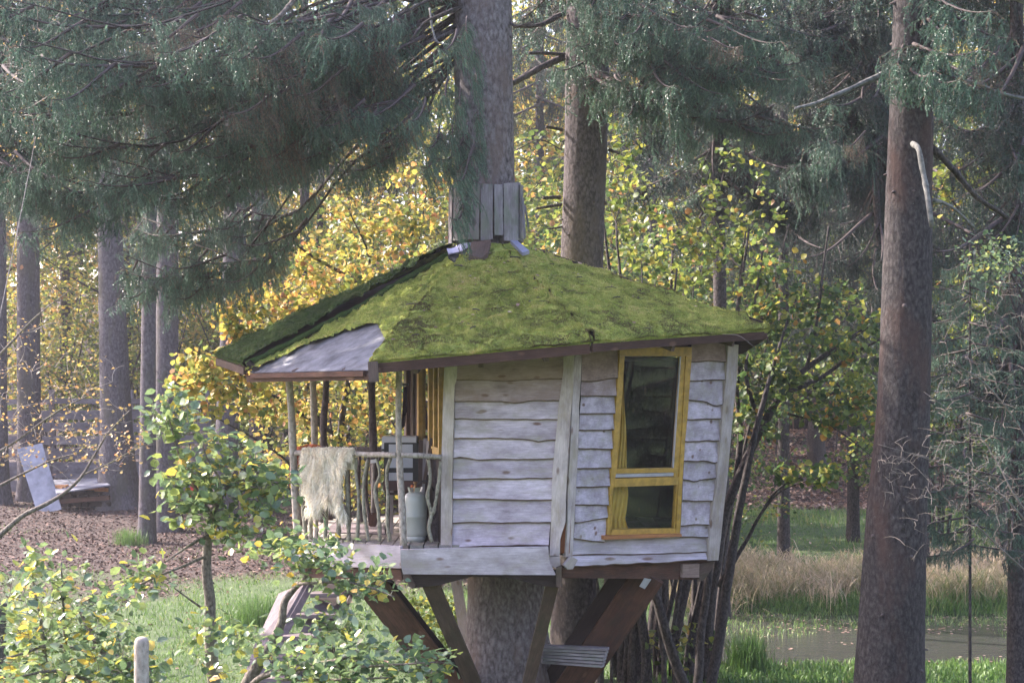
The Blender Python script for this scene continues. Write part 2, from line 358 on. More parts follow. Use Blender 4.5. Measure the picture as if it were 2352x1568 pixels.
def glass():
    m = D.materials.new('window_glass'); m.use_nodes = True; n = m.node_tree.nodes; l = m.node_tree.links; n.clear()
    o = n.new('ShaderNodeOutputMaterial'); tr = n.new('ShaderNodeBsdfTransparent'); tr.inputs[0].default_value = (.94, .95, .95, 1)
    g = n.new('ShaderNodeBsdfGlossy'); g.inputs['Roughness'].default_value = .015
    f = n.new('ShaderNodeLayerWeight'); f.inputs[0].default_value = .5; mx = n.new('ShaderNodeMixShader')
    pw = n.new('ShaderNodeMath'); pw.operation = 'POWER'; pw.inputs[1].default_value = 4; l.new(f.outputs['Facing'], pw.inputs[0])
    k = n.new('ShaderNodeMath'); k.operation = 'MULTIPLY_ADD'; k.inputs[1].default_value = .9; k.inputs[2].default_value = .045; k.use_clamp = True; l.new(pw.outputs[0], k.inputs[0])
    tc = n.new('ShaderNodeTexCoord'); nz = noise(n, l, tc.outputs['Object'], 1.5, 2)
    bp = n.new('ShaderNodeBump'); bp.inputs['Strength'].default_value = .04; bp.inputs['Distance'].default_value = .02; l.new(nz.outputs['Fac'], bp.inputs['Height']); l.new(bp.outputs[0], g.inputs['Normal'])
    l.new(k.outputs[0], mx.inputs[0]); l.new(tr.outputs[0], mx.inputs[1]); l.new(g.outputs[0], mx.inputs[2]); l.new(mx.outputs[0], o.inputs[0]); return m
M['glass'] = glass()
def water():
    m, n, l, b = mat('pond_water'); tc = n.new('ShaderNodeTexCoord').outputs['Object']
    b.inputs['Base Color'].default_value = (.04, .04, .037, 1); b.inputs['Roughness'].default_value = .10; b.inputs['IOR'].default_value = 1.33
    t = noise(n, l, mapping(n, l, tc, (1, 2.6, 1)).outputs[0], 3.5, 5, .6); bump(n, l, t.outputs['Fac'], .5, .03, b); return m
M['water'] = water()

# ------------------------------------------------------------------ ground, pond
def pond_mask(x, y):
    w_ = fbm(np.stack([x * .35, y * .35, 0 * x], -1), 3, 5)
    return sst(1.5, 2.6, x + w_ * 1.2) * sst(22.0, 22.8, y + w_ * .5) * (1 - sst(26.8, 28.0, y + w_ * .9)) * (1 - sst(17, 19, x))
def gh(x, y):
    x = np.asarray(x, float); y = np.asarray(y, float)
    rt = sst(-1, 2.5, x)
    z = (1 - rt) * .3 * sst(38, 48, y) + rt * 1.55 * sst(48, 61, y) + 9 * sst(62, 125, y)
    z = z + .07 * fbm(np.stack([x * .3, y * .3, 0 * x], -1), 4, 2) * sst(12, 22, y)
    return z - .45 * pond_mask(x, y)
def gz(x, y): return float(gh(np.array([x]), np.array([y]))[0])
nx, ny = 300, 330
gx = np.sign(np.linspace(-1, 1, nx)) * np.abs(np.linspace(-1, 1, nx)) ** 2.0 * 240 ; gx = np.where(np.abs(gx) < 0, gx, gx)
gy = np.concatenate([np.linspace(-180, 16, 30)[:-1], np.linspace(16, 62, 210), np.linspace(62, 320, 91 + 1)[1:]])
X_, Y_ = np.meshgrid(gx, gy); Z_ = gh(X_, Y_); ny = len(gy)
Vg = np.stack([X_, Y_, Z_], -1).reshape(-1, 3)
ii = np.arange(nx * ny).reshape(ny, nx)
Qg = np.stack([ii[:-1, :-1], ii[:-1, 1:], ii[1:, 1:], ii[1:, :-1]], -1).reshape(-1, 4)
def dirt_mask(x, y):
    n_ = fbm(np.stack([x * .5, y * .35, 0 * x], -1), 4, 11)
    left = (1 - sst(-1.0, 1.5, x + n_ * 1.5)) * sst(28.5, 32.0, y + n_ * 3.5)
    right = sst(0, 2, x) * sst(44.5, 48, y + n_ * 2)
    return np.clip(left + right, 0, 1)
def ground_mat():
    m, n, l, b = mat('ground_earth'); tc = n.new('ShaderNodeTexCoord').outputs['Object']
    a = n.new('ShaderNodeAttribute'); a.attribute_name = 'dirt'
    t = noise(n, l, tc, 9, 6, .7); rd = ramp(n, [(.3, (.026, .015, .012)), (.5, (.052, .032, .026)), (.7, (.10, .066, .055))]); l.new(t.outputs['Fac'], rd.inputs[0])
    t2 = noise(n, l, tc, 3, 6, .7); rg = ramp(n, [(.3, (.035, .06, .018)), (.7, (.08, .125, .035))]); l.new(t2.outputs['Fac'], rg.inputs[0])
    c = mixc(n, l, a.outputs['Fac'], rg.outputs[0], rd.outputs[0]); l.new(c, b.inputs['Base Color']); b.inputs['Roughness'].default_value = .95
    t3 = noise(n, l, tc, 30, 4, .7); bump(n, l, t3.outputs['Fac'], .8, .04, b); return m
me = mesh_np('ground', Vg, Qg, [ground_mat()], True)
at = me.attributes.new('dirt', 'FLOAT', 'POINT'); at.data.foreach_set('value', dirt_mask(X_, Y_).astype(np.float32).ravel())
structure(link('ground', me))
PZ = -.13
pts = [(1.2, 22.0), (2, 21.6), (19, 21.6), (19, 28.6), (1.2, 28.4)]
mb = MB(); mb.add([(x, y, PZ) for x, y in pts], [tuple(range(len(pts)))]); structure(mb.build('pond_water', M['water']))

def blades(x, y, z, h, wd, lean, seg=2, tint=None, curve=1.0):
    N = len(x); base = np.stack([x, y, z], -1); a = rng.uniform(0, 2 * np.pi, N); side = np.stack([np.cos(a), np.sin(a), 0 * a], -1)
    la = rng.uniform(0, 2 * np.pi, N); ld = np.stack([np.cos(la), np.sin(la), 0 * la], -1) * (lean * rng.uniform(.2, 1, N))[:, None]
    V = []; K = seg
    for k in range(K):
        t = k / K; c = base + ld * h[:, None] * t ** (1 + curve) + np.array([0, 0, 1]) * (h * (t - .32 * curve * lean * t * t))[:, None]
        hw = side * (wd * (1 - t * .6) / 2)[:, None]; V += [c - hw, c + hw]
    V.append(base + ld * h[:, None] + np.array([0, 0, 1]) * (h * (1 - .45 * curve * lean))[:, None])
    n = 2 * K + 1; V = np.stack(V, 1).reshape(-1, 3); b0 = (np.arange(N) * n)[:, None]
    fs = [np.concatenate([b0 + 2*k, b0 + 2*k+1, b0 + 2*k+3, b0 + 2*k+2], 1) for k in range(K - 1)]
    tri = np.concatenate([b0 + 2*K-2, b0 + 2*K-1, b0 + 2*K], 1)
    tn = [tint] * (K - 1) + [tint]
    return V, fs + [tri], np.concatenate(tn)
def blade_obj(name, label, m, args, **kw):
    V, Fs, tn = blades(*args, **kw)
    if len(Fs) > 1: Fs = [np.concatenate(Fs[:-1]), Fs[-1]]
    o = link(name, mesh_np(name, V, Fs, [m], False, tn), stuff=True); o['label'] = label; return o
def scatter(n, x0, x1, y0, y1, keep, pw=1.0):
    y = y0 + (y1 - y0) * rng.random(n) ** pw; hw = .34 * y
    x = np.clip(rng.uniform(x0, x1, n), -hw, hw) if False else rng.uniform(x0, x1, n)
    k = (rng.random(n) < keep(x, y)) & (np.abs(x) < .33 * y); return x[k], y[k]
# short grass on the lawn, with ragged patches
def lawn_keep(x, y):
    n_ = fbm(np.stack([x * .8, y * .8, 0 * x], -1), 3, 21)
    return (1 - dirt_mask(x, y)) * (pond_mask(x, y) < .08) * (y < 46) * np.clip(.85 + n_, .15, 1)
x, y = scatter(150000, -10, 14, 19.5, 46, lawn_keep, 1.25); n_ = fbm(np.stack([x, y, 0 * x], -1), 4, 31)
blade_obj('lawn_grass', 'short bright green grass covering the lawn below and beyond the tree house', M['grass'],
          (x, y, gh(x, y) - .01, rng.uniform(.05, .13, len(x)) * (1 + .5 * n_), rng.uniform(.008, .016, len(x)), np.full(len(x), .7)), tint=np.clip(.45 + .35 * n_ + rng.normal(0, .16, len(x)), 0, 1))
# thin grass growing through the bark litter
x, y = scatter(26000, -14, 2, 26, 50, lambda x, y: dirt_mask(x, y) * np.clip(fbm(np.stack([x * .6, y * .4, 0 * x], -1), 3, 41) * 2.2 - .1, 0, 1))
blade_obj('sparse_grass', 'thin tufts of grass growing through the brown bark litter', M['grass'], (x, y, gh(x, y) - .01, rng.uniform(.05, .12, len(x)), rng.uniform(.01, .016, len(x)), np.full(len(x), .7)), tint=np.clip(rng.normal(.6, .2, len(x)), 0, 1))
# dry sedge on the far bank of the pond
cx_ = rng.uniform(2.6, 11, 150); cy_ = rng.uniform(27.7, 32.0, 150); ci = rng.integers(0, 150, 17000)
x = cx_[ci] + rng.normal(0, .16, 17000); y = cy_[ci] + rng.normal(0, .16, 17000)
far = sst(28, 31, y)
blade_obj('dry_sedge', 'tall straw coloured sedge bent over along the far bank of the pond', M['reed'],
          (x, y, gh(x, y) - .02, rng.uniform(.4, .92, len(x)), rng.uniform(.010, .019, len(x)), rng.uniform(.5, 1.6, len(x))), seg=4, tint=np.clip(rng.normal(.66, .2, len(x)) - .22 * (1 - far) + .25 * vn(np.stack([cx_[ci], cy_[ci], 0 * x], -1), 3), 0, 1), curve=1.2)
x = rng.uniform(2, 12, 9000); y = 27.2 + rng.gamma(1.5, .45, 9000); k = pond_mask(x, y) < .6; x, y = x[k], y[k]
blade_obj('green_bank_grass', 'fresh green grass tufts along the water edge below the sedge', M['grass'], (x, y, gh(x, y) - .02, rng.uniform(.12, .36, len(x)), rng.uniform(.010, .016, len(x)), rng.uniform(.4, 1.2, len(x))), seg=3, tint=np.clip(rng.normal(.5, .2, len(x)), 0, 1))
x, y = scatter(26000, 2, 14, 31, 46, lambda x, y: (1 - dirt_mask(x, y)) * np.clip(fbm(np.stack([x * .5, y * .4, 0 * x], -1), 3, 43) * 2 + .6, 0, 1))
blade_obj('meadow_grass', 'rough pale green meadow grass between the sedge and the leafy slope', M['grass'], (x, y, gh(x, y) - .02, rng.uniform(.12, .34, len(x)), rng.uniform(.012, .02, len(x)), rng.uniform(.3, 1, len(x))), seg=2, tint=np.clip(rng.normal(.72, .2, len(x)), 0, 1))
x = rng.uniform(2, 12, 5000); y = rng.uniform(24.8, 27.6, 5000); k = (pond_mask(x, y) > .5) & (fbm(np.stack([x * .55, y * 1.1, 0 * x], -1), 3, 63) + .35 * sst(25, 27.5, y) > .22); x, y = x[k], y[k]
blade_obj('water_grass', 'flat green grass growing out of the pond in patches', M['grass'], (x, y, np.full(len(x), PZ - .01), rng.uniform(.05, .16, len(x)), rng.uniform(.010, .016, len(x)), rng.uniform(.8, 1.7, len(x))), seg=2, tint=np.clip(rng.normal(.6, .2, len(x)), 0, 1))
# weeds and tufts on the near bank
x, y = scatter(12000, 1.5, 12, 19.8, 22.0, lambda x, y: .9 * (pond_mask(x, y) < .3)); 
blade_obj('bank_weeds', 'bright green weeds on the near bank of the pond', M['grass'], (x, y, gh(x, y) - .01, rng.uniform(.06, .17, len(x)), rng.uniform(.012, .028, len(x)), rng.uniform(.3, .9, len(x))), seg=3, tint=np.clip(rng.normal(.45, .16, len(x)), 0, 1))
def tuft(u, v, d, n, h, r, label, tn=.35):
    c = P(u, v, d); x = c[0] + rng.normal(0, r, n); y = d + rng.normal(0, r, n)
    V, Fs, t = blades(x, y, gh(x, y) - .02, rng.uniform(.5, 1, n) * h, rng.uniform(.006, .011, n), rng.uniform(.15, .75, n), 4, np.clip(rng.normal(tn, .15, n), 0, 1))
    o = link('rush_tuft', mesh_np('rush_tuft', V - P(u, v, d) * 0, [np.concatenate(Fs[:-1]), Fs[-1]], [M['grass']], False, t)); tag(o, label, 'grass tuft')
tuft(1715, 1530, 21.5, 700, .62, .11, 'dark green rush tuft on the near pond bank right of the tree house', .25)
tuft(590, 1400, 25.5, 800, .55, .2, 'rush tuft on the lawn left of the wooden steps', .3)
tuft(300, 1240, 37, 400, .5, .14, 'grass tuft at the foot of the thin grey trunk on the left', .4)
tuft(1560, 1540, 21.8, 300, .4, .1, 'small rush tuft beside the crowded stems under the house', .3)

def leaves_geo(pos, ax, nr, size, wr=.42, fold=.18, curl=.12):
    """6 vertex leaves folded on the midrib"""
    ax = nrm(ax); nr = nrm(nr - ax * np.sum(nr * ax, -1, keepdims=True)); sd = np.cross(ax, nr); s = size[:, None]
    pr = [(0, 0, 0), (-wr, .30, fold), (-wr * .85, .68, fold), (0, 1, -curl), (wr * .85, .68, fold), (wr, .30, fold)]
    V = np.stack([pos + s * (sd * a + ax * b + nr * c * wr) for a, b, c in pr], 1).reshape(-1, 3)
    b0 = (np.arange(len(pos)) * 6)[:, None]
    Fq = np.concatenate([b0 + np.array([[0, 3, 2, 1]]), b0 + np.array([[0, 5, 4, 3]])], 1).reshape(-1, 4)
    return V, Fq
def rand_dir(n, zb=0, zs=1):
    a = rng.normal(0, 1, (n, 3)); a[:, 2] = a[:, 2] * zs + zb; return nrm(a)
def litter_obj(name, label, m, n, x0, x1, y0, y1, keep, s0, s1, flat=.35):
    x, y = scatter(n, x0, x1, y0, y1, keep); N = len(x)
    a = rng.normal(0, 1, (N, 3)); a[:, 2] *= flat; up = rng.normal(0, .35, (N, 3)); up[:, 2] = 1
    V, Fq = leaves_geo(np.stack([x, y, gh(x, y) + .012], -1), a, up, rng.uniform(s0, s1, N), .36, .3, .1)
    o = link(name, mesh_np(name, V, Fq, [m], False, np.repeat(rng.random(N), 2)), stuff=True); o['label'] = label
litter_obj('leaf_litter', 'pale brown fallen leaves covering the slope beyond the meadow', M['litter'], 42000, 0, 22, 46, 66, lambda x, y: dirt_mask(x, y), .07, .14)
litter_obj('bark_litter', 'reddish brown bark chips covering the ground under the left trees', M['chips'], 70000, -16, 1, 26, 50, lambda x, y: dirt_mask(x, y) * .9, .03, .085)
litter_obj('scattered_leaves', 'single fallen leaves lying on the lawn and near bank', M['litter'], 1500, -8, 12, 20, 44, lambda x, y: .6 * (pond_mask(x, y) < .2), .05, .09)
# small leaves floating on the pond
x = rng.uniform(1.5, 14, 2200); y = 22.2 + 5.6 * rng.random(2200) ** .6; k = (pond_mask(x, y) > .5) & (vn(np.stack([x * .9, y * 2, 0 * x], -1), 8) + .8 * sst(25.5, 27.5, y) > .45); x, y = x[k], y[k]
a = rng.normal(0, 1, (len(x), 3)); a[:, 2] = 0; V, Fq = leaves_geo(np.stack([x, y, np.full(len(x), PZ + .006)], -1), a, np.tile([0, 0, 1.], (len(x), 1)), rng.uniform(.02, .065, len(x)), .4, 0, 0)
o = link('floating_leaves', mesh_np('floating_leaves', V, Fq, [M['litter']], False, np.repeat(rng.uniform(.5, 1, len(x)), 2)), stuff=True); o['label'] = 'small pale leaves floating on the dark pond'

# ------------------------------------------------------------------ tree generators
def grow(skel, targets, tw0=.009, tw1=.003, kink=.09, sag=.06, seed=0):
    """greedy branching: every target is joined to the nearest wood so far. returns twig paths, radii"""
    r_ = np.random.default_rng(seed); nodes = np.concatenate([resample(s[:, :3], max(6, int(len(s) * 8))) for s in skel])
    T = np.array(targets); d0 = np.array([np.min(np.linalg.norm(nodes - t, axis=1)) for t in T]); T = T[np.argsort(d0)]
    cap_ = len(nodes) + len(T) * 5; buf = np.zeros((cap_, 3)); buf[:len(nodes)] = nodes; n = len(nodes)
    paths = []
    for t in T:
        dd = np.linalg.norm(buf[:n] - t, axis=1) + .6 * np.maximum(0, buf[:n, 2] - t[2]); j = int(np.argmin(dd)); a = buf[j]
        L = np.linalg.norm(t - a)
        s = np.linspace(0, 1, 5)[:, None]; p = a * (1 - s) + t * s
        p = p + (r_.normal(0, kink, 3) * L) * (s * (1 - s) * 4) + np.array([0, 0, kink * 1.3 * L]) * s * (1 - s) * 4
        paths.append(p)
        for q in p[1:]:
            buf[n] = q; n += 1
    paths = np.array(paths); L = np.linalg.norm(paths[:, -1] - paths[:, 0], axis=1)
    rad = np.clip(.012 * L, tw1 * 1.3, tw0)[:, None] * np.linspace(1, .35, 5)[None]; return paths, np.maximum(rad, tw1 * .6)
def twig_leaves(paths, per, size, spread=.08, t0=.25, flat=.6, droop=-.25, seed=0):
    r_ = np.random.default_rng(seed); N = len(paths); idx = np.repeat(np.arange(N), per); t = t0 + (1 - t0) * r_.random(len(idx))
    k = np.minimum((t * 4).astype(int), 3); f = (t * 4 - k)[:, None]; p = paths[idx, k] * (1 - f) + paths[idx, k + 1] * f
    d = nrm(paths[idx, k + 1] - paths[idx, k]); ax = nrm(d * .5 + r_.normal(0, .8, p.shape) * np.array([1, 1, .55]) + np.array([0, 0, droop]))
    n_ = r_.normal(0, flat, p.shape) + np.array([0, 0, 1.]); p = p + r_.normal(0, spread, p.shape)
    return p, ax, n_, r_.uniform(size[0], size[1], len(idx))
LEAFM = {}
def leaf_objs(pos, ax, nr, size, tint, m, parent, key, wr, name='leaf'):
    if key not in LEAFM:
        LEAFM[key] = []
        for i in range(8):
            V, Fq = leaves_geo(np.zeros((1, 3)), np.array([[0, 1., 0]]), np.array([[0, 0, 1.]]), np.ones(1), wr, .05 + .07 * i / 2, .08 + .05 * (i % 3))
            LEAFM[key].append(mesh_np('leaf', V, Fq, [m], False, np.full(2, (i + .5) / 8)))
    ax = nrm(ax); nr = nrm(nr - ax * np.sum(nr * ax, -1, keepdims=True)); sd = np.cross(ax, nr)
    for i in range(len(pos)):
        s = size[i]; mm = Matrix(((sd[i,0]*s, ax[i,0]*s, nr[i,0]*s, pos[i,0]), (sd[i,1]*s, ax[i,1]*s, nr[i,1]*s, pos[i,1]), (sd[i,2]*s, ax[i,2]*s, nr[i,2]*s, pos[i,2]), (0,0,0,1)))
        link(name, LEAFM[key][int(np.clip(tint[i], 0, .999) * 8)], parent, M=mm)
def leafy(name, label, cat, base, skel, targets, per, size, leafm, barkm, tint=(.5, .25), wr=.42, tw0=.009, tw1=.003, indiv=0, key='', group=None, spread=.05, sides=7, wood_name='trunk', droop=-.25, flat=.6, seed=1, twig_mat=None, t0=.25, kink=.09):
    root = thing(name, label, cat, base, group)
    geo = []
    for s in skel:
        s = np.array(s, float); p = resample(s, max(8, len(s) * 5)); p[:, :3] += .015 * np.stack([fbm(p[:, :3] * 3, 2, 1), fbm(p[:, :3] * 3, 2, 2), 0 * p[:, 0]], -1)
        geo.append(tubes(p[None, :, :3], p[None, :, 3], sides))
    V, Fs = cat_geo(geo); link(wood_name, mesh_np(wood_name, V, Fs, [barkm], True), root)
    paths, rad = grow([np.array(s, float) for s in skel], targets, tw0, tw1, kink, seed=seed)
    V, Fs = tubes(paths, rad, 3, False); tw = link('twigs', mesh_np('twigs', V, Fs, [twig_mat or M['twig']], True), root, stuff=True)
    if per:
        p, ax, n_, sz = twig_leaves(paths, per, size, spread, t0, flat, droop, seed)
        tn = np.clip(rng.normal(tint[0], tint[1], len(p)) + .15 * vn(p * 1.2, 4), 0, 1)
        o_ = np.argsort(p[:, 1] - 2 * sz) if indiv else np.arange(len(p))
        p, ax, n_, sz, tn = p[o_], ax[o_], n_[o_], sz[o_], tn[o_]
        if indiv: leaf_objs(p[:indiv], ax[:indiv], n_[:indiv], sz[:indiv], tn[:indiv], leafm, root, key, wr)
        if len(p) > indiv:
            V, Fq = leaves_geo(p[indiv:], ax[indiv:], n_[indiv:], sz[indiv:], wr)
            link('foliage', mesh_np('foliage', V, Fq, [leafm], False, np.repeat(tn[indiv:], 2)), root, stuff=True)
    return root
def copy_tree(o, loc, rz, sc, label=None, matmap=None, group=None):
    Mo = Matrix.Translation(Vector(loc)) @ Matrix.Rotation(rz, 4, 'Z') @ Matrix.Diagonal((sc[0], sc[1], sc[2], 1))
    c = o.copy(); COL.objects.link(c); c.matrix_basis = Mo
    if label: c['label'] = label
    if group: c['group'] = group
    for ch in o.children:
        d = ch.copy(); COL.objects.link(d); d.parent = c
        if matmap and ch.name.startswith('foliage'):
            d.material_slots[0].link = 'OBJECT'; d.material_slots[0].material = matmap
    return c

# ------------------------------------------------------------------ the tree house
CX, CY = -.25, 18.0; ZD = 1.94
class Wall:
    def __init__(s, a, b, c):
        a, b, c = P(*a), P(*b), P(*c); n = nrm(np.cross(b - a, c - a)); s.n = n if n[1] < 0 else -n; s.p = a
    def W(s, u, v, off=0.0):
        O = np.array([0, 0, HC]); r = P(u, v, 1.0) - O
        return O + r * (((s.p + s.n * off - O) @ s.n) / (r @ s.n))
def lerp(a, b, t): return a + (b - a) * t
def clap(wl, parent, tl, tr, bl, br, mt, off0=.004, off1=.040, wob=3.0, seed=0, N=16, bulge=None, name='board'):
    """one live-edge board: straight top tucked under the board above, wavy proud bottom edge"""
    mb = MB(); V = []; UVs = []; rs = seed * 1.37 % 7; L = None
    for i in range(N + 1):
        t = i / N; ut, vt = lerp(tl[0], tr[0], t), lerp(tl[1], tr[1], t) - 5; ub, vb = lerp(bl[0], br[0], t), lerp(bl[1], br[1], t)
        ub += .8 * math.sin(seed * 5 + (i == 0)) * (i in (0, N))
        q = np.array([ub * .018 + seed * 3.7, seed * 1.9, 0.])
        vb += wob * float(fbm(q, 3, 3)) * 1.7 + .4 * wob * float(vn(q * 4.1, 6))
        if bulge: vb += bulge[1] * math.exp(-((t - bulge[0]) / bulge[2]) ** 2)
        a, b = wl.W(ut, vt, off0), wl.W(ub, vb, off1 - .009); m_ = wl.W((ut + ub) / 2, (vt + vb) / 2, (off0 + off1) / 2 + .0015)
        c_, d_ = wl.W(ub, vb - 1.0, off1 - .022), wl.W(ut, vt, off0 - .012); b2 = wl.W(ub, vb - 2.4, off1 + .002)
        V += [a, m_, b2, b, c_, d_]; x = t * 1.05 + rs; w_ = (vb - vt) * .0043
        UVs += [(x, rs), (x, rs + w_ / 2), (x, rs + w_), (x, rs + w_ + .01), (x, rs + w_ + .03), (x, rs)]
    for t in (.035, .965) if wl is not None and N > 8 else ():
        for k_ in (.35, .75): NAILS.append((wl, lerp(lerp(tl[0], tr[0], t), lerp(bl[0], br[0], t), k_), lerp(lerp(tl[1], tr[1], t), lerp(bl[1], br[1], t), k_), lerp(off0, off1, k_) + .002, parent))
    fs = []
    for i in range(N):
        o_ = i * 6
        for k in range(5): fs.append((o_ + k, o_ + k + 1, o_ + 6 + k + 1, o_ + 6 + k))
    fs += [(0, 5, 4, 3, 2, 1), tuple(N * 6 + k for k in (0, 1, 2, 3, 4, 5))]
    mb.add(V, fs, UVs); o = mb.build(name, mt, parent); o.data.materials.append(M['edge'])
    for q in range(len(fs) - 2):
        if q % 5 in (2, 3): o.data.polygons[q].material_index = 1  # lower lip: bark brown, doubling as a painted shadow line
    return o
NAILS = []
def trim(wl, name, px, off, thick, mt, parent, along=None):
    return prism(name, [wl.W(u, v, off) for u, v in px], -wl.n * thick, mt, parent, along)

house = thing('tree_house', 'octagonal wooden tree house with mossy roof and yellow window around the big spruce trunk', 'tree house', (CX, CY, 0))
W1 = Wall((1030, 820, 16.42), (1300, 805, 16.28), (1025, 1260, 16.55))
W2 = Wall((1325, 800, 16.32), (1690, 785, 17.35), (1305, 1290, 16.50))
wall1 = trim(W1, 'front_wall', [(1036, 800), (1306, 790), (1276, 1262), (1026, 1262)], -.012, .05, M['dark'], house)
# front wall boards: v of the joints on the left and on the right
l1 = [796, 820.7, 874, 924.3, 963.5, 1006.2, 1056.9, 1100.7, 1146.4, 1201.6, 1256.8]
r1 = [786, 807, 871, 920.5, 964.7, 1010, 1054, 1098.8, 1148.3, 1199.7, 1253]
def e1(v): return 1046 - (v - 820) * .018, 1299 - (v - 800) * .085
for i in range(1, 10):
    a, b = e1(l1[i]), e1(l1[i + 1])
    bl = {2: (.58, 5, .10), 4: (.82, 6, .06), 5: (.08, -6, .10), 1: (.5, 3, .2)}.get(i)
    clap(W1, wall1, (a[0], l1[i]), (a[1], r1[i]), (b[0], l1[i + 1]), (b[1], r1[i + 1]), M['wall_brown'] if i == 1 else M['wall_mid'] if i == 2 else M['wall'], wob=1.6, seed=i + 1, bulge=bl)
clap(W1, wall1, (1047, 796), (1300, 784), (1046, 822), (1299, 808), M['strut_grey'], wob=.5, seed=31)
trim(W1, 'corner_post', [(1021.6, 812), (1050, 812), (1049, 868), (1044, 885), (1041, 1010), (1039, 1075), (1038, 1258), (1012, 1259), (1014, 1050), (1018, 900)], .048, .05, M['trim'], house)
trim(W1, 'corner_post', [(1294, 795), (1319, 790), (1316, 900), (1311, 945), (1303, 1080), (1299, 1150), (1298, 1200), (1286, 1240), (1285, 1276), (1262, 1275), (1266, 1180), (1269, 1078), (1272, 1050), (1281, 960), (1282, 940), (1290, 880), (1294, 850)], .052, .05, M['trim'], house)
trim(W1, 'seam_board', [(1310, 800), (1330, 800), (1308, 1270), (1284, 1270)], -.02, .03, M['rust'], house)
trim(W1, 'post_foot', [(1261, 1278), (1285, 1277), (1286, 1300), (1276, 1304), (1262, 1296)], .05, .05, M['trim'], house)
# window wall
def C2(x, y): return 1258.7 + .3808 * x, 753.4 + .3808 * y
wall2 = trim(W2, 'window_wall', [C2(185, 120), C2(440, 100), C2(440, 170), C2(360, 1265), C2(810, 1265), C2(866, 100), C2(1110, 90), C2(1000, 1400), C2(130, 1400)], -.012, .05, M['dark'], house)
LB = [(130, 128), (318, 298), (412, 412), (520, 517), (620, 615), (730, 733), (848, 843), (963, 955), (1065, 1070), (1170, 1145), (1275, 1290)]
def le(y): return np.interp(y, [150, 400, 620, 850, 1000, 1350], [206, 200, 186, 175, 168, 152]), np.interp(y, [170, 300, 500, 620, 850, 960, 1070, 1250, 1290], [436, 434, 416, 402, 390, 380, 372, 348, 336])
for i in range(10):
    (a0, a1), (b0, b1) = LB[i], LB[i + 1]; ta, tb = le(a0), le(b0)
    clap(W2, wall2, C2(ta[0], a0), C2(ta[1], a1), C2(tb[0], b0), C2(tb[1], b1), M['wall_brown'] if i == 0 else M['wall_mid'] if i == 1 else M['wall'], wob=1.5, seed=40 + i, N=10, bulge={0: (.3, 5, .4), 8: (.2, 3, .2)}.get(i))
clap(W2, wall2, C2(155, 1282), C2(970, 1262), C2(150, 1370), C2(962, 1355), M['wall'], wob=1.6, seed=61, N=22, off1=.036)
clap(W2, wall2, C2(128, 1385), C2(960, 1366), C2(112, 1446), C2(958, 1404), M['wall'], wob=2.6, seed=62, N=26, off1=.055, off0=.02)
RB = [(100, 92), (205, 205), (320, 315), (440, 455), (553, 550), (685, 680), (805, 806), (920, 910), (1045, 1050), (1195, 1185), (1266, 1264)]
def re_(y): return np.interp(y, [100, 320, 450, 560, 690, 810, 920, 1050, 1190, 1270], [866, 856, 846, 836, 826, 821, 813, 808, 801, 797]), np.interp(y, [100, 320, 450, 560, 690, 810, 920, 1050, 1190, 1270], [1084, 1077, 1062, 1050, 1042, 1024, 1020, 1010, 986, 976])
for i in range(10):
    (a0, a1), (b0, b1) = RB[i], RB[i + 1]; ta, tb = re_(a0), re_(b0)
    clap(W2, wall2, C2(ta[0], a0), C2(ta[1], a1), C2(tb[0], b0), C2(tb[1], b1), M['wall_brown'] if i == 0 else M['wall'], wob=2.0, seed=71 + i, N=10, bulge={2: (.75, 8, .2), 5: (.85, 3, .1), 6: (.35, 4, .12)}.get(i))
trim(W2, 'corner_post', [C2(*q) for q in ((1060, 120), (1097, 110), (1096, 250), (1092, 330), (1085, 450), (1084, 560), (1070, 800), (1062, 1000), (1053, 1200), (1045, 1418), (1003, 1418), (1012, 1200), (1020, 1000), (1030, 800), (1040, 600), (1050, 400))] if False else
     [C2(*q) for q in ((165, 118), (205, 112), (198, 330), (187, 480), (188, 560), (178, 800), (165, 1050), (155, 1250), (148, 1375), (108, 1380), (118, 1200), (120, 1000), (135, 700), (150, 400))], .052, .05, M['trim'], house)
trim(W2, 'corner_post', [C2(*q) for q in ((1088, 105), (1150, 100), (1140, 300), (1120, 480), (1100, 700), (1083, 900), (1060, 1100), (1045, 1250), (1028, 1398), (962, 1402), (975, 1260), (980, 1170), (1000, 1040), (1018, 960), (1022, 880), (1040, 690), (1060, 450), (1075, 300))], .055, .06, M['trim'], house)
trim(W2, 'broken_end', [C2(*q) for q in ((98, 1428), (140, 1375), (180, 1395), (150, 1452), (118, 1455))], .085, .03, M['trim'], house)
for par in (wall1, wall2):
    mb = MB()
    for wl, u, v, of, p_ in NAILS:
        if p_ is par:
            u += random.uniform(-1.5, 1.5); v += random.uniform(-2, 2); r1_ = .9; mb.add([wl.W(u + r1_ * math.cos(a), v + r1_ * math.sin(a), of) for a in np.arange(6) * 1.047], [(0, 1, 2, 3, 4, 5)])
    mb.build('nails', M['black'], par, stuff=True)
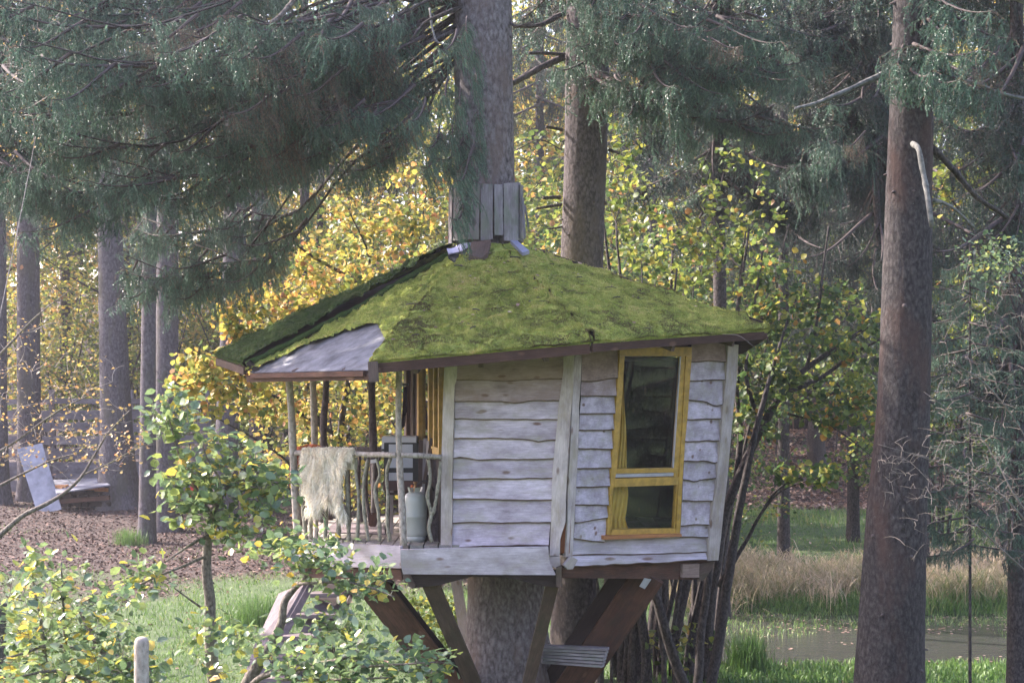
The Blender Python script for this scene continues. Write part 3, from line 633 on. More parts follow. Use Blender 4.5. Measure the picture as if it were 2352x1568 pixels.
# window: frame > rails, panes, curtain, sill
wf = trim(W2, 'window', [C2(*q) for q in ((433, 118), (868, 114), (866, 168), (432, 168))], .045, .07, M['yellow'], house)
wf['label'] = 'tall yellow framed window with two panes'
def wt(name, px, off, th, mt): return trim(W2, name, [C2(*q) for q in px], off, th, mt, wf)
wt('frame_side', ((432, 169), (463, 169), (440, 520), (415, 848), (390, 1000), (378, 1245), (357, 1245), (375, 960), (398, 640)), .043, .065, M['yellow'])
wt('frame_side', ((833, 169), (867, 169), (843, 520), (826, 700), (810, 950), (797, 1244), (772, 1244), (790, 900), (812, 560)), .045, .07, M['yellow'])
wt('sash_side', ((804, 169), (829, 169), (808, 560), (786, 900), (766, 1205), (760, 1205), (776, 950), (757, 900), (760, 845)), .036, .04, M['yellow'])
wt('putty_bead', ((799, 172), (803, 172), (759, 842), (754, 842)), .0385, .02, M['grey_metal'])
wt('rail', ((412, 849), (785, 843), (783, 868), (408, 877)), .04, .05, M['yellow'])
wt('metal_strip', ((407, 879), (783, 870), (782, 890), (405, 900)), .034, .04, M['grey_metal'])
wt('rail', ((404, 908), (790, 895), (786, 944), (400, 958)), .048, .06, M['yellow'])
wt('rail', ((386, 1214), (770, 1206), (770, 1236), (378, 1246)), .041, .05, M['yellow'])
s_ = wt('sill', ((338, 1252), (806, 1240), (808, 1256), (336, 1275)), .075, .09, M['sill']); s_['label'] = 'orange brown sill board'
def pane(px, off=.012):
    mb = MB(); f = [W2.W(*C2(*q), off) for q in px]; b = [W2.W(*C2(*q), off - .004) for q in px]; n = len(f)
    mb.add(f + b, [tuple(range(n)), tuple(range(2 * n - 1, n - 1, -1))] + [(i, n + i, n + (i + 1) % n, (i + 1) % n) for i in range(n)]); return mb.build('pane', M['glass'], wf)
pane(((440, 160), (812, 160), (762, 850), (410, 855))); pane(((395, 950), (786, 938), (768, 1210), (380, 1220)))
def curtain(xl, xr, y0, y1, seed):
    V = []; nu, nv = 14, 14
    for j in range(nv + 1):
        for i in range(nu + 1):
            y = lerp(y0, y1, j / nv); x = lerp(np.interp(y, *xl), np.interp(y, *xr), i / nu)
            V.append(W2.W(*C2(x, y), -.05 + .014 * math.sin(i * 1.7 + seed + .02 * y) ))
    idx = np.arange((nu + 1) * (nv + 1)).reshape(nv + 1, nu + 1)
    Q = np.stack([idx[:-1, :-1], idx[:-1, 1:], idx[1:, 1:], idx[1:, :-1]], -1).reshape(-1, 4)
    link('curtain', mesh_np('curtain', V, Q, [M['curtain']], True), wf)
curtain(([150, 860], [436, 400]), ([150, 400, 540, 640, 860], [452, 458, 466, 474, 474]), 150, 860, 1)
curtain(([945, 1225], [385, 375]), ([945, 1000, 1100, 1150, 1200, 1225], [480, 484, 474, 464, 482, 484]), 945, 1225, 3)

# deck, floor, hidden walls
C = [P(672, 1231, 17.45), P(920, 1251, 16.42), P(1285, 1253, 16.62), P(1632, 1225, 17.66), np.array([1.95, 19.4, ZD]), np.array([.7, 20.25, ZD]), np.array([-.95, 20.25, ZD]), P(700, 1196, 19.2)]
for c in C: c[2] = ZD
def poly_y(x):
    ys = []
    for i in range(8):
        a, b = C[i], C[(i + 1) % 8]
        if (a[0] - x) * (b[0] - x) < 0: ys.append(a[1] + (b[1] - a[1]) * (x - a[0]) / (b[0] - a[0]))
    return (min(ys), max(ys)) if len(ys) >= 2 else None
deck = prism('deck', [c - np.array([0, 0, .055]) for c in C], (0, 0, -.05), M['dark'], house)
x = C[0][0] + .01; k = 0
while x < C[3][0] - .06:
    wdt = random.choice((.105, .12, .15, .13)) if x < -.45 else .16; a, b = poly_y(x + .004), poly_y(min(x + wdt, C[3][0] - .01) - .012)
    if a and b and a[1] - a[0] > .15:
        j = random.uniform(-.012, .03); vs = [(x + .004, a[0] - j, ZD), (x + wdt - .008, b[0] - j, ZD), (x + wdt - .008, b[1], ZD), (x + .004, a[1], ZD)]
        prism('plank', vs, (0, 0, -.035), M['deck'], deck, along=(0, 1, 0))
    x += wdt
# left wall of the cabin beside the deck: dark boards, bark edge, yellow glazed frame
Ls = np.array([P(1016, 1250, 16.55)[0], 16.6, ZD]); Le = np.array([P(934, 1200, 18.9)[0], 18.9, ZD]); ud = nrm(Le - Ls); nl = np.array([-ud[1], ud[0], 0]); nl = nl if nl[0] < 0 else -nl; Lw = np.linalg.norm(Le - Ls)
side = prism('side_wall', [Ls - nl * .03, Le - nl * .03, Le - nl * .03 + [0, 0, .82], Ls - nl * .03 + [0, 0, .82]], -nl * .04, M['dark'], house)
def sb(name, s0, s1, z0, z1, off, th, mt, par=None): 
    a, b = Ls + ud * s0 + nl * off, Ls + ud * s1 + nl * off
    return prism(name, [a + [0, 0, z0], b + [0, 0, z0], b + [0, 0, z1], a + [0, 0, z1]], -nl * th, mt, par or house, along=(0, 0, 1) if z1 - z0 > s1 - s0 else None)
for i in range(7): sb('board', i * .2 + .02, i * .2 + .21, 0, .80, .0, .03, M['dark'], side)
for (s0, s1, o_, mt) in ((1.42, 1.55, .02, 'strut_grey'), (1.57, 1.70, .0, 'dark'), (1.74, 1.86, .02, 'strut_grey'), (1.88, 2.08, .0, 'fascia'), (2.12, 2.22, .03, 'strut')): sb('upright_board', s0, s1, 0, 1.72, o_, .05, M[mt], side)
swf = sb('side_window', .03, 1.40, .80, .87, .03, .08, M['yellow']); 
for s0, s1, o_ in ((.03, .09, .03), (.38, .45, .02), (.62, .70, .03), (.80, .84, .0), (1.30, 1.40, .03)): sb('frame_bar', s0, s1, .87, 1.64, o_, .05, M['yellow'], swf)
sb('frame_bar', .03, 1.4, 1.64, 1.71, .03, .06, M['yellow'], swf); sb('pane', .09, .38, .87, 1.64, .0, .005, M['glass'], swf); sb('pane', .45, 1.30, .87, 1.64, -.005, .005, M['glass'], swf)
sb('white_upright', 2.22, 2.30, .72, 1.74, .03, .06, M['trim'], side)
# back walls
top = 1.72
for (a, b) in ((Le + nl * .03, np.array([.70, 20.2, ZD])), (np.array([.72, 20.18, ZD]), np.array([1.93, 19.38, ZD])), (np.array([1.95, 19.36, ZD]), np.array([P(1640, 1225, 17.5)[0] - .02, 17.56, ZD]))):
    nv_ = nrm(np.cross(b - a, [0, 0, 1.])); bw = prism('back_wall', [a, b, b + [0, 0, top], a + [0, 0, top]], nv_ * .03, M['dark'], house)
prism('ceiling', [P(1035, 830, 16.7), P(1640, 830, 17.5), np.array([1.9, 19.3, 3.62]), np.array([.7, 20.1, 3.62]), np.array([-.9, 19.0, 3.62])], (0, 0, .03), M['dark'], house)

# roof
E = [P(566, 838, 17.0), P(852, 830, 15.6), P(1357, 784, 15.6), P(1762, 756, 17.0), np.array([2.45, 19.4, 3.78]), np.array([.95, 20.9, 3.72]), np.array([-1.5, 20.9, 3.66]), P(502, 818, 18.4)]
A = []
for e in E:
    dv = nrm(np.array([e[0] - CX, e[1] - CY])); A.append(np.array([CX + dv[0] * .34, CY + dv[1] * .34, 4.70]))
mb = MB(); FO = {0: np.array([0, 0, -.075]), 7: np.array([0, 0, .02])}
for k in range(8):
    a0, a1, e0, e1_ = A[k] , A[(k + 1) % 8], E[k], E[(k + 1) % 8]; dn = np.array([0, 0, -.05])
    lo = np.array([0, 0, -.035]) + FO.get(k, 0); a0, a1, e0, e1_ = a0 + lo, a1 + lo, e0 + lo, e1_ + lo
    mb.add([a0, a1, e1_, e0, a0 + dn, a1 + dn, e1_ + dn, e0 + dn], [(0, 3, 2, 1), (4, 5, 6, 7), (3, 7, 6, 2), (0, 4, 7, 3), (1, 2, 6, 5)])
roof = mb.build('roof', M['fascia'], house)
SHEET = ([560, 596, 655, 709, 782, 843, 868, 890, 910], [852, 836, 812, 786, 763, 741, 744, 790, 900])
def to_px(p): return U0 + p[..., 0] / p[..., 1] * F, V0 - (p[..., 2] - HC) / p[..., 1] * F
def moss_face(k, mt, pile, ns=150, ntt=110, base=.035, amp=.03, cut=None, npile=26000, over=.035):
    a0, a1, e0, e1_ = A[k], A[(k + 1) % 8], E[k], E[(k + 1) % 8]
    a0, a1, e0, e1_ = (q + FO.get(k, 0) for q in (a0, a1, e0, e1_))
    n_ = nrm(np.cross(e0 - a0, a1 - a0)); n_ = n_ if n_[2] > 0 else -n_
    down = nrm((e0 + e1_) / 2 - (a0 + a1) / 2)
    def surf(s, t):
        s = s[..., None]; t_ = t[..., None]; tt = t_ ** 1.0; p = (a0 * (1 - s) + a1 * s) * (1 - tt) + (e0 * (1 - s) + e1_ * s) * tt
        q = p * np.array([1, 1, 1.6]); h = base + amp * fbm(q * 2.3, 3, 7) + .060 * np.abs(fbm(q * np.array([6, 9., 9]), 3, 9)) ** .8 + .045 * np.maximum(0, fbm(q * np.array([3.0, 5.5, 8.]), 2, 15)) - .02 * (np.abs(vn(q * 4.5, 33)) < .12)
        sag = 0
        edge = np.clip((1.0 - t) * 26, 0, 1) ** .5; h = h * (.35 + .65 * edge) + sag
        return p + n_ * h[..., None] + down * (over * sst(.9, 1, t) + .012 * fbm(q * 9, 2, 3))[..., None]
    s, t = np.meshgrid(np.linspace(0, 1, ns), np.linspace(0, 1, ntt)); V = surf(s, t)
    last = V[-1] - n_ * .055 - down * .02; V = np.concatenate([V.reshape(-1, 3), last]); idx = np.arange(ns * (ntt + 1)).reshape(ntt + 1, ns)
    Q = np.stack([idx[:-1, :-1], idx[1:, :-1], idx[1:, 1:], idx[:-1, 1:]], -1).reshape(-1, 4)
    def keep(p):
        u, v = to_px(p); return v < np.interp(u, *SHEET) + 6 * fbm(p * 9, 3, 8)
    if cut: Q = Q[keep(V[Q].mean(1))]
    link('moss', mesh_np('moss', V, Q, [mt], True), roof)
    s = rng.random(npile); t = np.sqrt(rng.uniform(.01, 1, npile)); s[: npile // 12] = rng.choice([0., 1.], npile // 12); t[npile // 12: npile // 6] = 1
    p = surf(s, t)
    if cut: p = p[keep(p)]
    N = len(p); h = rng.uniform(.008, .020, N); d = nrm(n_ + rng.normal(0, .55, (N, 3)) + down * .25); sd = nrm(rng.normal(0, 1, (N, 3)))
    V = np.stack([p - sd * .0035, p + sd * .0035, p + d * h[:, None]], 1).reshape(-1, 3); Fq = np.arange(3 * N).reshape(-1, 3)
    link('moss_pile', mesh_np('moss_pile', V, Fq, [pile], False, np.clip(.42 + .7 * fbm(p * 3.5, 3, 17) + .75 * fbm(p * [9, 9, 12], 3, 27) + rng.normal(0, .10, N), 0, 1)), roof, stuff=True)
    return surf
S1 = moss_face(1, M['moss'], M['moss_pile'], 260, 180, npile=85000)
S2 = moss_face(2, M['moss'], M['moss_pile'], 230, 170, npile=72000)
moss_face(0, M['moss'], M['moss_pile'], 150, 110, base=.012, amp=.012, cut=True, npile=26000, over=.01)
moss_face(7, M['moss_shade'], M['moss_pile_shade'], 70, 110, npile=22000)  # back-left face: shade of the boughs painted in as darker moss
for k in (3, 4, 5, 6): moss_face(k, M['moss'], M['moss_pile'], 40, 40, npile=1500)
V = []; 
for t in np.linspace(0, 1, 13):
    for s in np.linspace(0, 1, 13): V.append(lerp(lerp(A[0], A[1], s), lerp(A[1], A[1], s), 0) * (1 - t) + lerp(E[0] + [.02, .01, 0], E[1] + [-.02, .03, 0], s) * t + [0, 0, .004] + FO[0])
idx = np.arange(169).reshape(13, 13); Q = np.stack([idx[:-1, :-1], idx[1:, :-1], idx[1:, 1:], idx[:-1, 1:]], -1).reshape(-1, 4)
link('roof_sheet', mesh_np('roof_sheet', np.concatenate([V, np.array(V) - [0, 0, .006]]), np.concatenate([Q, Q[:, ::-1] + 169]), [M['felt']], True), roof)
# raised mossy ridges
def ridge(k, r0, r1, seed, off=(0, 0, .01), m_='moss', sides=10):
    p = [A[k] + np.array(off), lerp(A[k], E[k], .5) + np.array(off) + [0, 0, -.035], E[k] + np.array(off)]
    V, Fq = stick(p, r0, r1, 70, sides, .012, seed, .3); link('moss_ridge', mesh_np('moss_ridge', V, Fq, [M[m_]], True), roof)
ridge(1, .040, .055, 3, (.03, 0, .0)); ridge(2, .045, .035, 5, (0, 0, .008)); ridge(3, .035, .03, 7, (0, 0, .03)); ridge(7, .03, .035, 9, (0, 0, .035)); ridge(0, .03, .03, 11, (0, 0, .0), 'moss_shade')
# dark line of old battens along the right ridge
for t0, t1 in ((.10, .36), (.30, .48), (.93, .99)):
    p0 = lerp(A[3], E[3], t0) + np.array([0, -.02, .055]); p1 = lerp(A[3], E[3], t1) + np.array([0, -.02, .05]); plank('ridge_batten', p0, p1, .02, .035, (0, 0, 1), M['dark'], roof)
plank('ridge_batten', lerp(A[7], E[7], .02) + [0, 0, .07], lerp(A[7], E[7], .18) + [0, 0, .06], .02, .05, (0, 0, 1), M['dark'], roof)
def fascia(k, u0, u1, w0, mt='fascia', out=.0, drop=.02):
    a, b = lerp(E[k], E[(k + 1) % 8], u0), lerp(E[k], E[(k + 1) % 8], u1); o_ = nrm(np.array([(a + b)[0] / 2 - CX, (a + b)[1] / 2 - CY, 0])) * out
    return prism('fascia_board', [a + o_ + [0, 0, -drop], b + o_ + [0, 0, -drop], b + o_ + [0, 0, -drop - w0], a + o_ + [0, 0, -drop - w0]], -nrm(np.cross(b - a, [0, 0, 1.])) * -.028, M[mt], roof, along=b - a)
fascia(1, 0.02, .995, .085); fascia(2, .0, .97, .07, out=.0); fascia(0, .05, .96, .045, 'strut', drop=.08); fascia(7, 0, 1, .07)
plank('fascia_board', E[1] + [.02, -.05, .0], E[1] + [.03, -.045, -.175], .085, .03, (1, 0, 0), M['strut_grey'], roof)
plank('eave_block', E[0] + [.02, -.02, .03], E[0] + [.12, -.04, -.07], .05, .03, (0, 0, 1), M['dark'], roof)
for k, t in ((1, .5), (2, .45), (2, .8), (0, .4), (0, .8), (1, .2), (1, .8)):
    e = lerp(E[k], E[(k + 1) % 8], t); plank('rafter', e + np.array([0, .05, -.10]), lerp(e, np.array([CX, CY, 4.62]), .55) + [0, 0, -.12], .08, .045, (0, 0, 1), M['strut_grey'], roof)
# felt flashing and bare bark slab at the top of the roof
mb = MB(); fp = []
for i in range(9):
    t = i / 8; fp += [P(lerp(1026, 1082, t), lerp(570, 556, t) + 3 * math.sin(t * 7), 17.62), P(lerp(1030, 1080, t), lerp(582, 563, t) + 5 * math.sin(t * 3.1), 17.5)]
mb.add(fp + [p + np.array([0, .01, -.01]) for p in fp], [(2*i, 2*i+1, 2*i+3, 2*i+2) for i in range(8)] + [(18+2*i+2, 18+2*i+3, 18+2*i+1, 18+2*i) for i in range(8)]); mb.build('flashing', M['flashing'], roof, True)
prism('flashing', [P(1028, 580, 17.55), P(1055, 584, 17.5), P(1045, 602, 17.42), P(1030, 592, 17.45)], (0, .02, -.01), M['black'], roof)
prism('bark_slab', [P(1083, 556, 17.54), P(1128, 550, 17.52), P(1120, 580, 17.34), P(1106, 592, 17.28), P(1076, 586, 17.30)], (0, .01, -.05), M['strut_grey'], roof)
prism('slate_piece', [P(1172, 552, 17.56), P(1188, 552, 17.56), P(1216, 576, 17.4), P(1200, 580, 17.36)], (0, .01, -.03), M['flashing'], roof)
# collar of old planks round the trunk
CP = [(1030, 1040, 430, 560), (1041, 1075, 432, 551), (1075, 1103, 424, 549), (1103, 1133, 421, 550), (1134, 1156, 424, 540), (1156, 1197, 420, 551), (1193, 1203, 425, 548)]
def ringd(u): return 18 - math.sqrt(max(.0, .36 ** 2 - ((u - 1118) / F * 18) ** 2))
for i, (a, b, t, bt) in enumerate(CP):
    tl, bl = (2, -3) if i < 3 else (-1, 3) if i > 3 else (0, 0)
    q = [P(a + 1.0, t + 2 * math.sin(i * 3), ringd(a) - .03), P(b - 1.0, t + 2 * math.cos(i * 2), ringd(b) - .03), P(b - 1.0 + tl * -1, bt + (i % 3) - 1, ringd(b) - .055), P(a + 1.0 - tl, bt + (i % 2) * 2, ringd(a) - .055)]
    prism('collar_plank', q, (0, .028, 0), M['collar'], roof, along=(0, 0, 1))
for a in np.arange(-20, 200, 16):                      # the planks round the back
    c_, s_2 = math.cos(R(a)), math.sin(R(a)); p0 = np.array([CX + .36 * c_, 18 + .36 * s_2, 4.78]); t_ = np.array([-s_2, c_, 0]) * .046
    prism('collar_plank', [p0 - t_, p0 + t_, p0 + t_ + [0, 0, .56], p0 - t_ + [0, 0, .56]], np.array([c_, s_2, 0]) * -.025, M['collar'], roof, along=(0, 0, 1))
prism('split_plank', [P(1196, 440, 17.85), P(1204, 460, 17.85), P(1208, 545, 17.8), P(1203, 552, 17.8)], (0, .02, 0), M['collar'], roof, along=(0, 0, 1))
prism('split_plank', [P(1202, 470, 17.95), P(1208, 472, 17.95), P(1216, 520, 17.9), P(1212, 522, 17.9)], (0, .02, 0), M['collar'], roof, along=(0, 0, 1))
# debris on the moss
geo = []
for i in range(46):
    s, t = np.array([rng.random()]), np.array([rng.uniform(.1, .98)]); p = (S1 if rng.random() < .55 else S2)(s, t)[0] + np.array([0, 0, .012])
    d = rng.normal(0, 1, 3) * [1, 1, .1]; L = rng.uniform(.02, .12); geo.append(tubes(np.array([resample([p, p + nrm(d) * L * .5 + [0, 0, .006], p + nrm(d) * L], 4)]), np.full((1, 4), rng.uniform(.0025, .006)), 4))
V, Fs = cat_geo(geo); o = link('roof_twigs', mesh_np('roof_twigs', V, Fs, [M['twig']], True), stuff=True); o['label'] = 'small twigs and cones fallen on the mossy roof'
N = 70; s, t = rng.random(N), rng.uniform(.1, .97, N); p = np.concatenate([S1(s[:40], t[:40]), S2(s[40:], t[40:])]) + [0, 0, .014]
V, Fq = leaves_geo(p, rand_dir(N, 0, .2), np.tile([0, -.4, 1.], (N, 1)), rng.uniform(.02, .05, N)); o = link('roof_leaves', mesh_np('roof_leaves', V, Fq, [M['litter']], False, np.repeat(rng.random(N), 2)), stuff=True); o['label'] = 'pale dead leaves lying on the mossy roof'
add_tube('hanging_twig', [P(1660, 768, 16.45), P(1695, 770, 16.4), P(1715, 782, 16.36), P(1730, 795, 16.35)], .004, .002, M['twig_pale'], roof, 10, 5)

# aprons, beams, struts
WL = Wall((672, 1245, 17.36), (920, 1254, 16.34), (674, 1300, 17.40))
trim(WL, 'apron_board', [(676, 1244), (919, 1254), (921, 1304), (676, 1299)], .0, .03, M['apron'], house)
trim(WL, 'lower_apron', [(690, 1303), (920, 1307), (924, 1331), (700, 1326)], -.04, .04, M['strut'], house)
WA = Wall((920, 1256, 16.30), (1285, 1256, 16.24), (922, 1316, 16.33))
trim(WA, 'apron_board', [(919.5, 1262), (1050, 1258), (1259, 1255.5), (1262, 1290), (1276, 1319.7), (1100, 1319), (926, 1317.8), (921, 1300)], .0, .03, M['apron'], house)
trim(WA, 'beam', [(926, 1320), (1289, 1312), (1290, 1349), (1255, 1347), (1175, 1327), (1085, 1323), (1010, 1343), (950, 1350), (936, 1338)], -.05, .10, M['dark'], house)
trim(WA, 'beam_end', [(924, 1317), (940, 1319), (955, 1345), (948, 1352), (930, 1340)], -.01, .04, M['strut_grey'], house)
trim(WA, 'beam_end', [(1277, 1305), (1290, 1300), (1289, 1350), (1278, 1346)], -.005, .06, M['strut_grey'], house)
def C3(x, y): return 1194.4 + .23438 * x, 1267.9 + .23438 * y
trim(W2, 'beam', [C3(*q) for q in ((415, 150), (1880, 80), (1750, 270), (1000, 255), (420, 252))], -.02, .08, M['strut'], house)
trim(W2, 'beam_end', [C3(*q) for q in ((1765, 110), (1915, 80), (1880, 165), (1800, 280), (1758, 274))], .004, .05, M['strut_grey'], house)
trim(W2, 'beam_end', [C3(*q) for q in ((1595, 118), (1760, 110), (1757, 246), (1590, 246))], .012, .03, M['wall_brown'], house)
def strut(px, d, wt_, th, mt):  # px: two points of the axis with distances
    a, b = P(*px[0]), P(*px[1]); return plank('strut', a, b, wt_, th, np.cross(nrm(b - a), [0, -1, .05]), M[mt], house)
strut(((848, 1335, 17.0), (1092, 1650, 17.75)), 0, .27, .07, 'strut'); strut(((862, 1335, 17.12), (1106, 1645, 17.82)), 0, .27, .03, 'dark')
strut(((985, 1330, 16.5), (1118, 1640, 17.6)), 0, .15, .12, 'strut_grey'); strut(((1046, 1325, 19.3), (1092, 1600, 18.4)), 0, .11, .06, 'trim')
strut(((1270, 1335, 16.5), (1196, 1640, 17.5)), 0, .115, .12, 'strut_grey')
strut(((1492, 1318, 17.1), (1270, 1640, 17.7)), 0, .30, .06, 'strut'); strut(((1440, 1318, 17.5), (1225, 1640, 17.9)), 0, .26, .06, 'dark')
prism('metal_bracket', [P(1480, 1327, 17.0), P(1496, 1330, 17.0), P(1481, 1352, 17.02), P(1469, 1346, 17.02)], (0, .02, 0), M['grey_metal'], house)
for i in range(6):
    v = 1481 + i * 7; plank('bracing_slat', P(1250 - i % 2, v + 2, 17.25), P(1396 - i * 2.2, v + 8 + i * .8, 17.05), .024, .10, (0, 0, 1), M['collar'], house)
plank('bracing_slat', P(1244, 1518, 17.3), P(1264, 1519, 17.3), .02, .14, (0, 0, 1), M['trim'], house)

# posts, rail, crooked balusters
def dr(u): return np.interp(u, [672, 920, 1300], [17.42, 16.40, 16.42])
def K3(x, y): return 624.8 + .38655 * x, 753.4 + .38655 * y
add_tube('post', [P(660, 822, 17.2), P(668, 930, 17.3), P(675, 1080, 17.38), P(684, 1234, 17.42)], .033, .040, M['pole'], house, 20, 9, .006, 1)
add_tube('post', [P(718, 822, 18.9), P(722, 1000, 19), P(729, 1198, 19.1)], .036, .036, M['pole'], house, 16, 9, .006, 2)
add_tube('post', [P(748, 822, 19.3), P(749, 900, 19.3), P(744, 950, 19.3), P(756, 1196, 19.3)], .036, .04, M['pole_dark'], house, 16, 9, .006, 3)
add_tube('post', [P(852, 846, 18.6), P(856, 1000, 18.6), P(862, 1210, 18.6)], .038, .040, M['pole_dark'], house, 16, 9, .006, 4)
add_tube('post', [P(917, 822, 16.35), P(915, 947, 16.37), P(920, 1101, 16.40), P(927, 1253, 16.40)], .027, .033, M['pole'], house, 22, 9, .004, 5)
rail = add_tube('railing', [P(673, 1039, 17.38), P(800, 1041, 16.86), P(912, 1045, 16.38)], .027, .027, M['pole'], house, 20, 10, .008, 6)
add_tube('rail_end', [P(922, 1044, 16.36), P(970, 1046, 16.36), P(1014, 1049, 16.4)], .026, .024, M['pole'], rail, 12, 10, .004, 7)
add_tube('back_rail', [P(700, 1030, 19.2), P(870, 1032, 18.7), P(935, 1034, 18.6)], .025, .025, M['pole_dark'], rail, 12, 8, .006, 8)
BAL = [[(182, 770), (170, 900), (185, 1060), (205, 1250)], [(500, 770), (497, 850), (515, 1000), (508, 1270)], [(570, 780), (546, 900), (545, 1050), (575, 1265)],
       [(618, 770), (640, 870), (614, 950), (635, 1090), (640, 1266)], [(704, 770), (680, 850), (690, 1000), (684, 1150), (696, 1268)],
       [(926, 780), (937, 900), (920, 1000), (942, 1100), (928, 1190), (948, 1268)], [(1000, 790), (985, 950), (962, 1060), (932, 1150)],
       [(255, 760), (262, 1190), (258, 1255)], [(310, 780), (322, 1000), (315, 1262)], [(440, 780), (450, 1000), (458, 1262)], [(385, 780), (395, 1000), (398, 1262)], [(225, 770), (232, 1000), (228, 1250)]]
for i, b in enumerate(BAL):
    pts = [P(*K3(*q), dr(K3(*q)[0]) + .0) for q in b]; rr = .018 if i < 7 else .022
    add_tube('baluster', pts, rr * .85, rr, M['stick'] if i != 7 else M['pole'], rail, 26, 7, .010, 20 + i, .3)
for i, u in enumerate((712, 735, 775, 800, 828, 846)):
    add_tube('baluster', [P(u, 1036, 19.0 - i * .03), P(u + 5 * math.sin(i), 1120, 19.0), P(u + 3, 1205, 19.0)], .018, .02, M['pole_dark'], rail, 10, 6, .012, 50 + i, .3)

# things on the deck
gb = thing('gas_bottle', 'grey green gas bottle standing on the deck behind the railing', 'gas bottle', (P(954, 1242, 16.85)[0], 16.85, ZD)); gc = (P(954, 1242, 16.85)[0], 16.85, ZD)
lathe('body', [(.0, .035), (.085, .035), (.106, .06), (.108, .08), (.108, .225), (.1095, .228), (.1095, .236), (.108, .239), (.108, .36), (.103, .40), (.088, .435), (.062, .455), (.03, .463), (0, .464)], gc, M['gas'], gb)
lathe('foot_ring', [(.094, 0), (.098, 0), (.098, .055), (.094, .055), (.094, 0)], gc, M['gas'], gb)
for a in (20, 110, 200, 290):
    cx2, sx2 = math.cos(R(a)), math.sin(R(a)); plank('collar_lug', (gc[0] + .05 * cx2, gc[1] + .05 * sx2, ZD + .44), (gc[0] + .065 * cx2, gc[1] + .065 * sx2, ZD + .50), .05, .006, (-sx2, cx2, 0), M['gas'], gb)
lathe('valve', [(0, .46), (.018, .46), (.018, .50), (.012, .505), (.012, .53), (.02, .535), (.02, .548), (0, .55)], gc, M['brass'], gb, 12)
lathe('valve_cap', [(0, .498), (.012, .498), (.012, .522), (0, .522)], (gc[0] - .03, gc[1] - .02, ZD), M['orange'], gb, 10)
add_tube('hose', [(gc[0] + .02, gc[1], ZD + .53), (gc[0] + .09, gc[1], ZD + .56), (gc[0] + .15, gc[1] + .05, ZD + .50), (gc[0] + .17, gc[1] + .2, ZD + .25)], .008, .008, M['black'], gb, 14, 7)
# stove on its bench
def fbx(name, u0, v0, u1, v1, d, dep, mt, par): # box given by its front rectangle
    a, b = P(u0, v0, d), P(u1, v1, d); mb = MB(); mb.box(((a[0] + b[0]) / 2, d + dep / 2, (a[2] + b[2]) / 2), (b[0] - a[0], 0, 0), (0, dep, 0), (0, 0, a[2] - b[2])); return mb.build(name, M[mt], par)
bench = thing('wooden_bench', 'dark red brown wooden bench carrying the white stove on the deck', 'bench', tuple(P(910, 1240, 17.6) * [1, 1, 0] + [0, .2, ZD]))
fbx('top', 880, 1104, 962, 1126, 17.6, .42, 'red_brown', bench); fbx('shelf', 884, 1131, 955, 1136, 17.62, .38, 'strut_grey', bench); fbx('rail', 886, 1148, 952, 1158, 17.64, .03, 'strut', bench)
for u in (888, 899, 948): fbx('leg', u - 3.5, 1126.3, u + 4, 1226.3, 17.63, .05, 'trim' if u == 899 else 'dark', bench)
fbx('leg', 890, 1126.3, 898, 1222, 17.95, .05, 'dark', bench)
stv = thing('camp_stove', 'white enamel stove with dark frame standing on the bench behind the rail', 'stove', tuple(P(915, 1104, 17.6) + [0, .2, 0]))
fbx('body', 882, 1016.5, 960, 1103.6, 17.62, .36, 'black', stv); fbx('lid', 877, 1003, 956, 1015.8, 17.58, .42, 'white_panel', stv)
fbx('front_panel', 893, 1020, 948, 1074, 17.608, .010, 'white_panel', stv); fbx('front_panel', 893, 1085, 948, 1103, 17.608, .010, 'white_panel', stv)
fbx('side_panel', 876.5, 1018, 882, 1040, 17.62, .3, 'white_panel', stv)
lathe('knob', [(0, 0), (.016, 0), (.016, .02), (0, .02)], tuple(P(879, 1033, 17.585) + [0, 0, -.01]), M['black'], stv, 10)
tw_ = thing('leaning_boards', 'narrow weathered boards leaning against the cabin wall beside the stove', 'boards', tuple(P(975, 1240, 17.2) * [1, 1, 0] + [0, 0, ZD]))
for i, (ua, va, ub, vb, d, wd, mt) in enumerate(((968, 1010, 964, 1236, 17.3, .05, 'strut_grey'), (977, 1006, 972, 1238, 17.2, .04, 'collar'), (984, 1012, 976, 1240, 17.1, .035, 'trim'), (992, 1006, 974, 1110, 17.0, .03, 'strut_grey'), (998, 1030, 990, 1243, 16.9, .06, 'strut_grey'), (1004, 1060, 1001, 1243, 16.85, .07, 'pole_dark'), (988, 1090, 984, 1243, 16.95, .09, 'dark'))):
    plank('board', P(ua, va, d + .12), P(ub, vb, d), wd, .018, (1, 0, 0), M[mt], tw_)
sp_ = thing('spade', 'old spade with grey shaft standing by the dark post on the deck', 'spade', tuple(P(856, 1212, 18.3) * [1, 1, 0] + [0, 0, ZD]))
add_tube('shaft', [P(858, 1060, 18.3), P(857, 1120, 18.3), P(855, 1180, 18.3)], .022, .018, M['pole'], sp_, 8, 7); prism('blade', [P(848, 1176, 18.28), P(866, 1178, 18.28), P(865, 1206, 18.3), P(857, 1213, 18.3), P(846, 1205, 18.3)], (0, .008, 0), M['strut'], sp_)
prism('handle', [P(851, 1056, 18.28), P(864, 1054, 18.28), P(864, 1062, 18.28), P(851, 1064, 18.28)], (0, .03, 0), M['white'], sp_)
hg = thing('hanging_coat', 'dark purple cloth hanging on the white upright at the deck door', 'cloth', tuple(P(926, 990, 18.5)))
V = []; 
for j in range(9):
    for i in range(7):
        t = j / 8; s = i / 6; V.append(P(lerp(lerp(927, 921, t), lerp(935, 934 - 4 * (t > .7), t), s), lerp(888, 988 - 10 * s, t), 18.35 + .02 * math.sin(i * 2 + j * .6)))
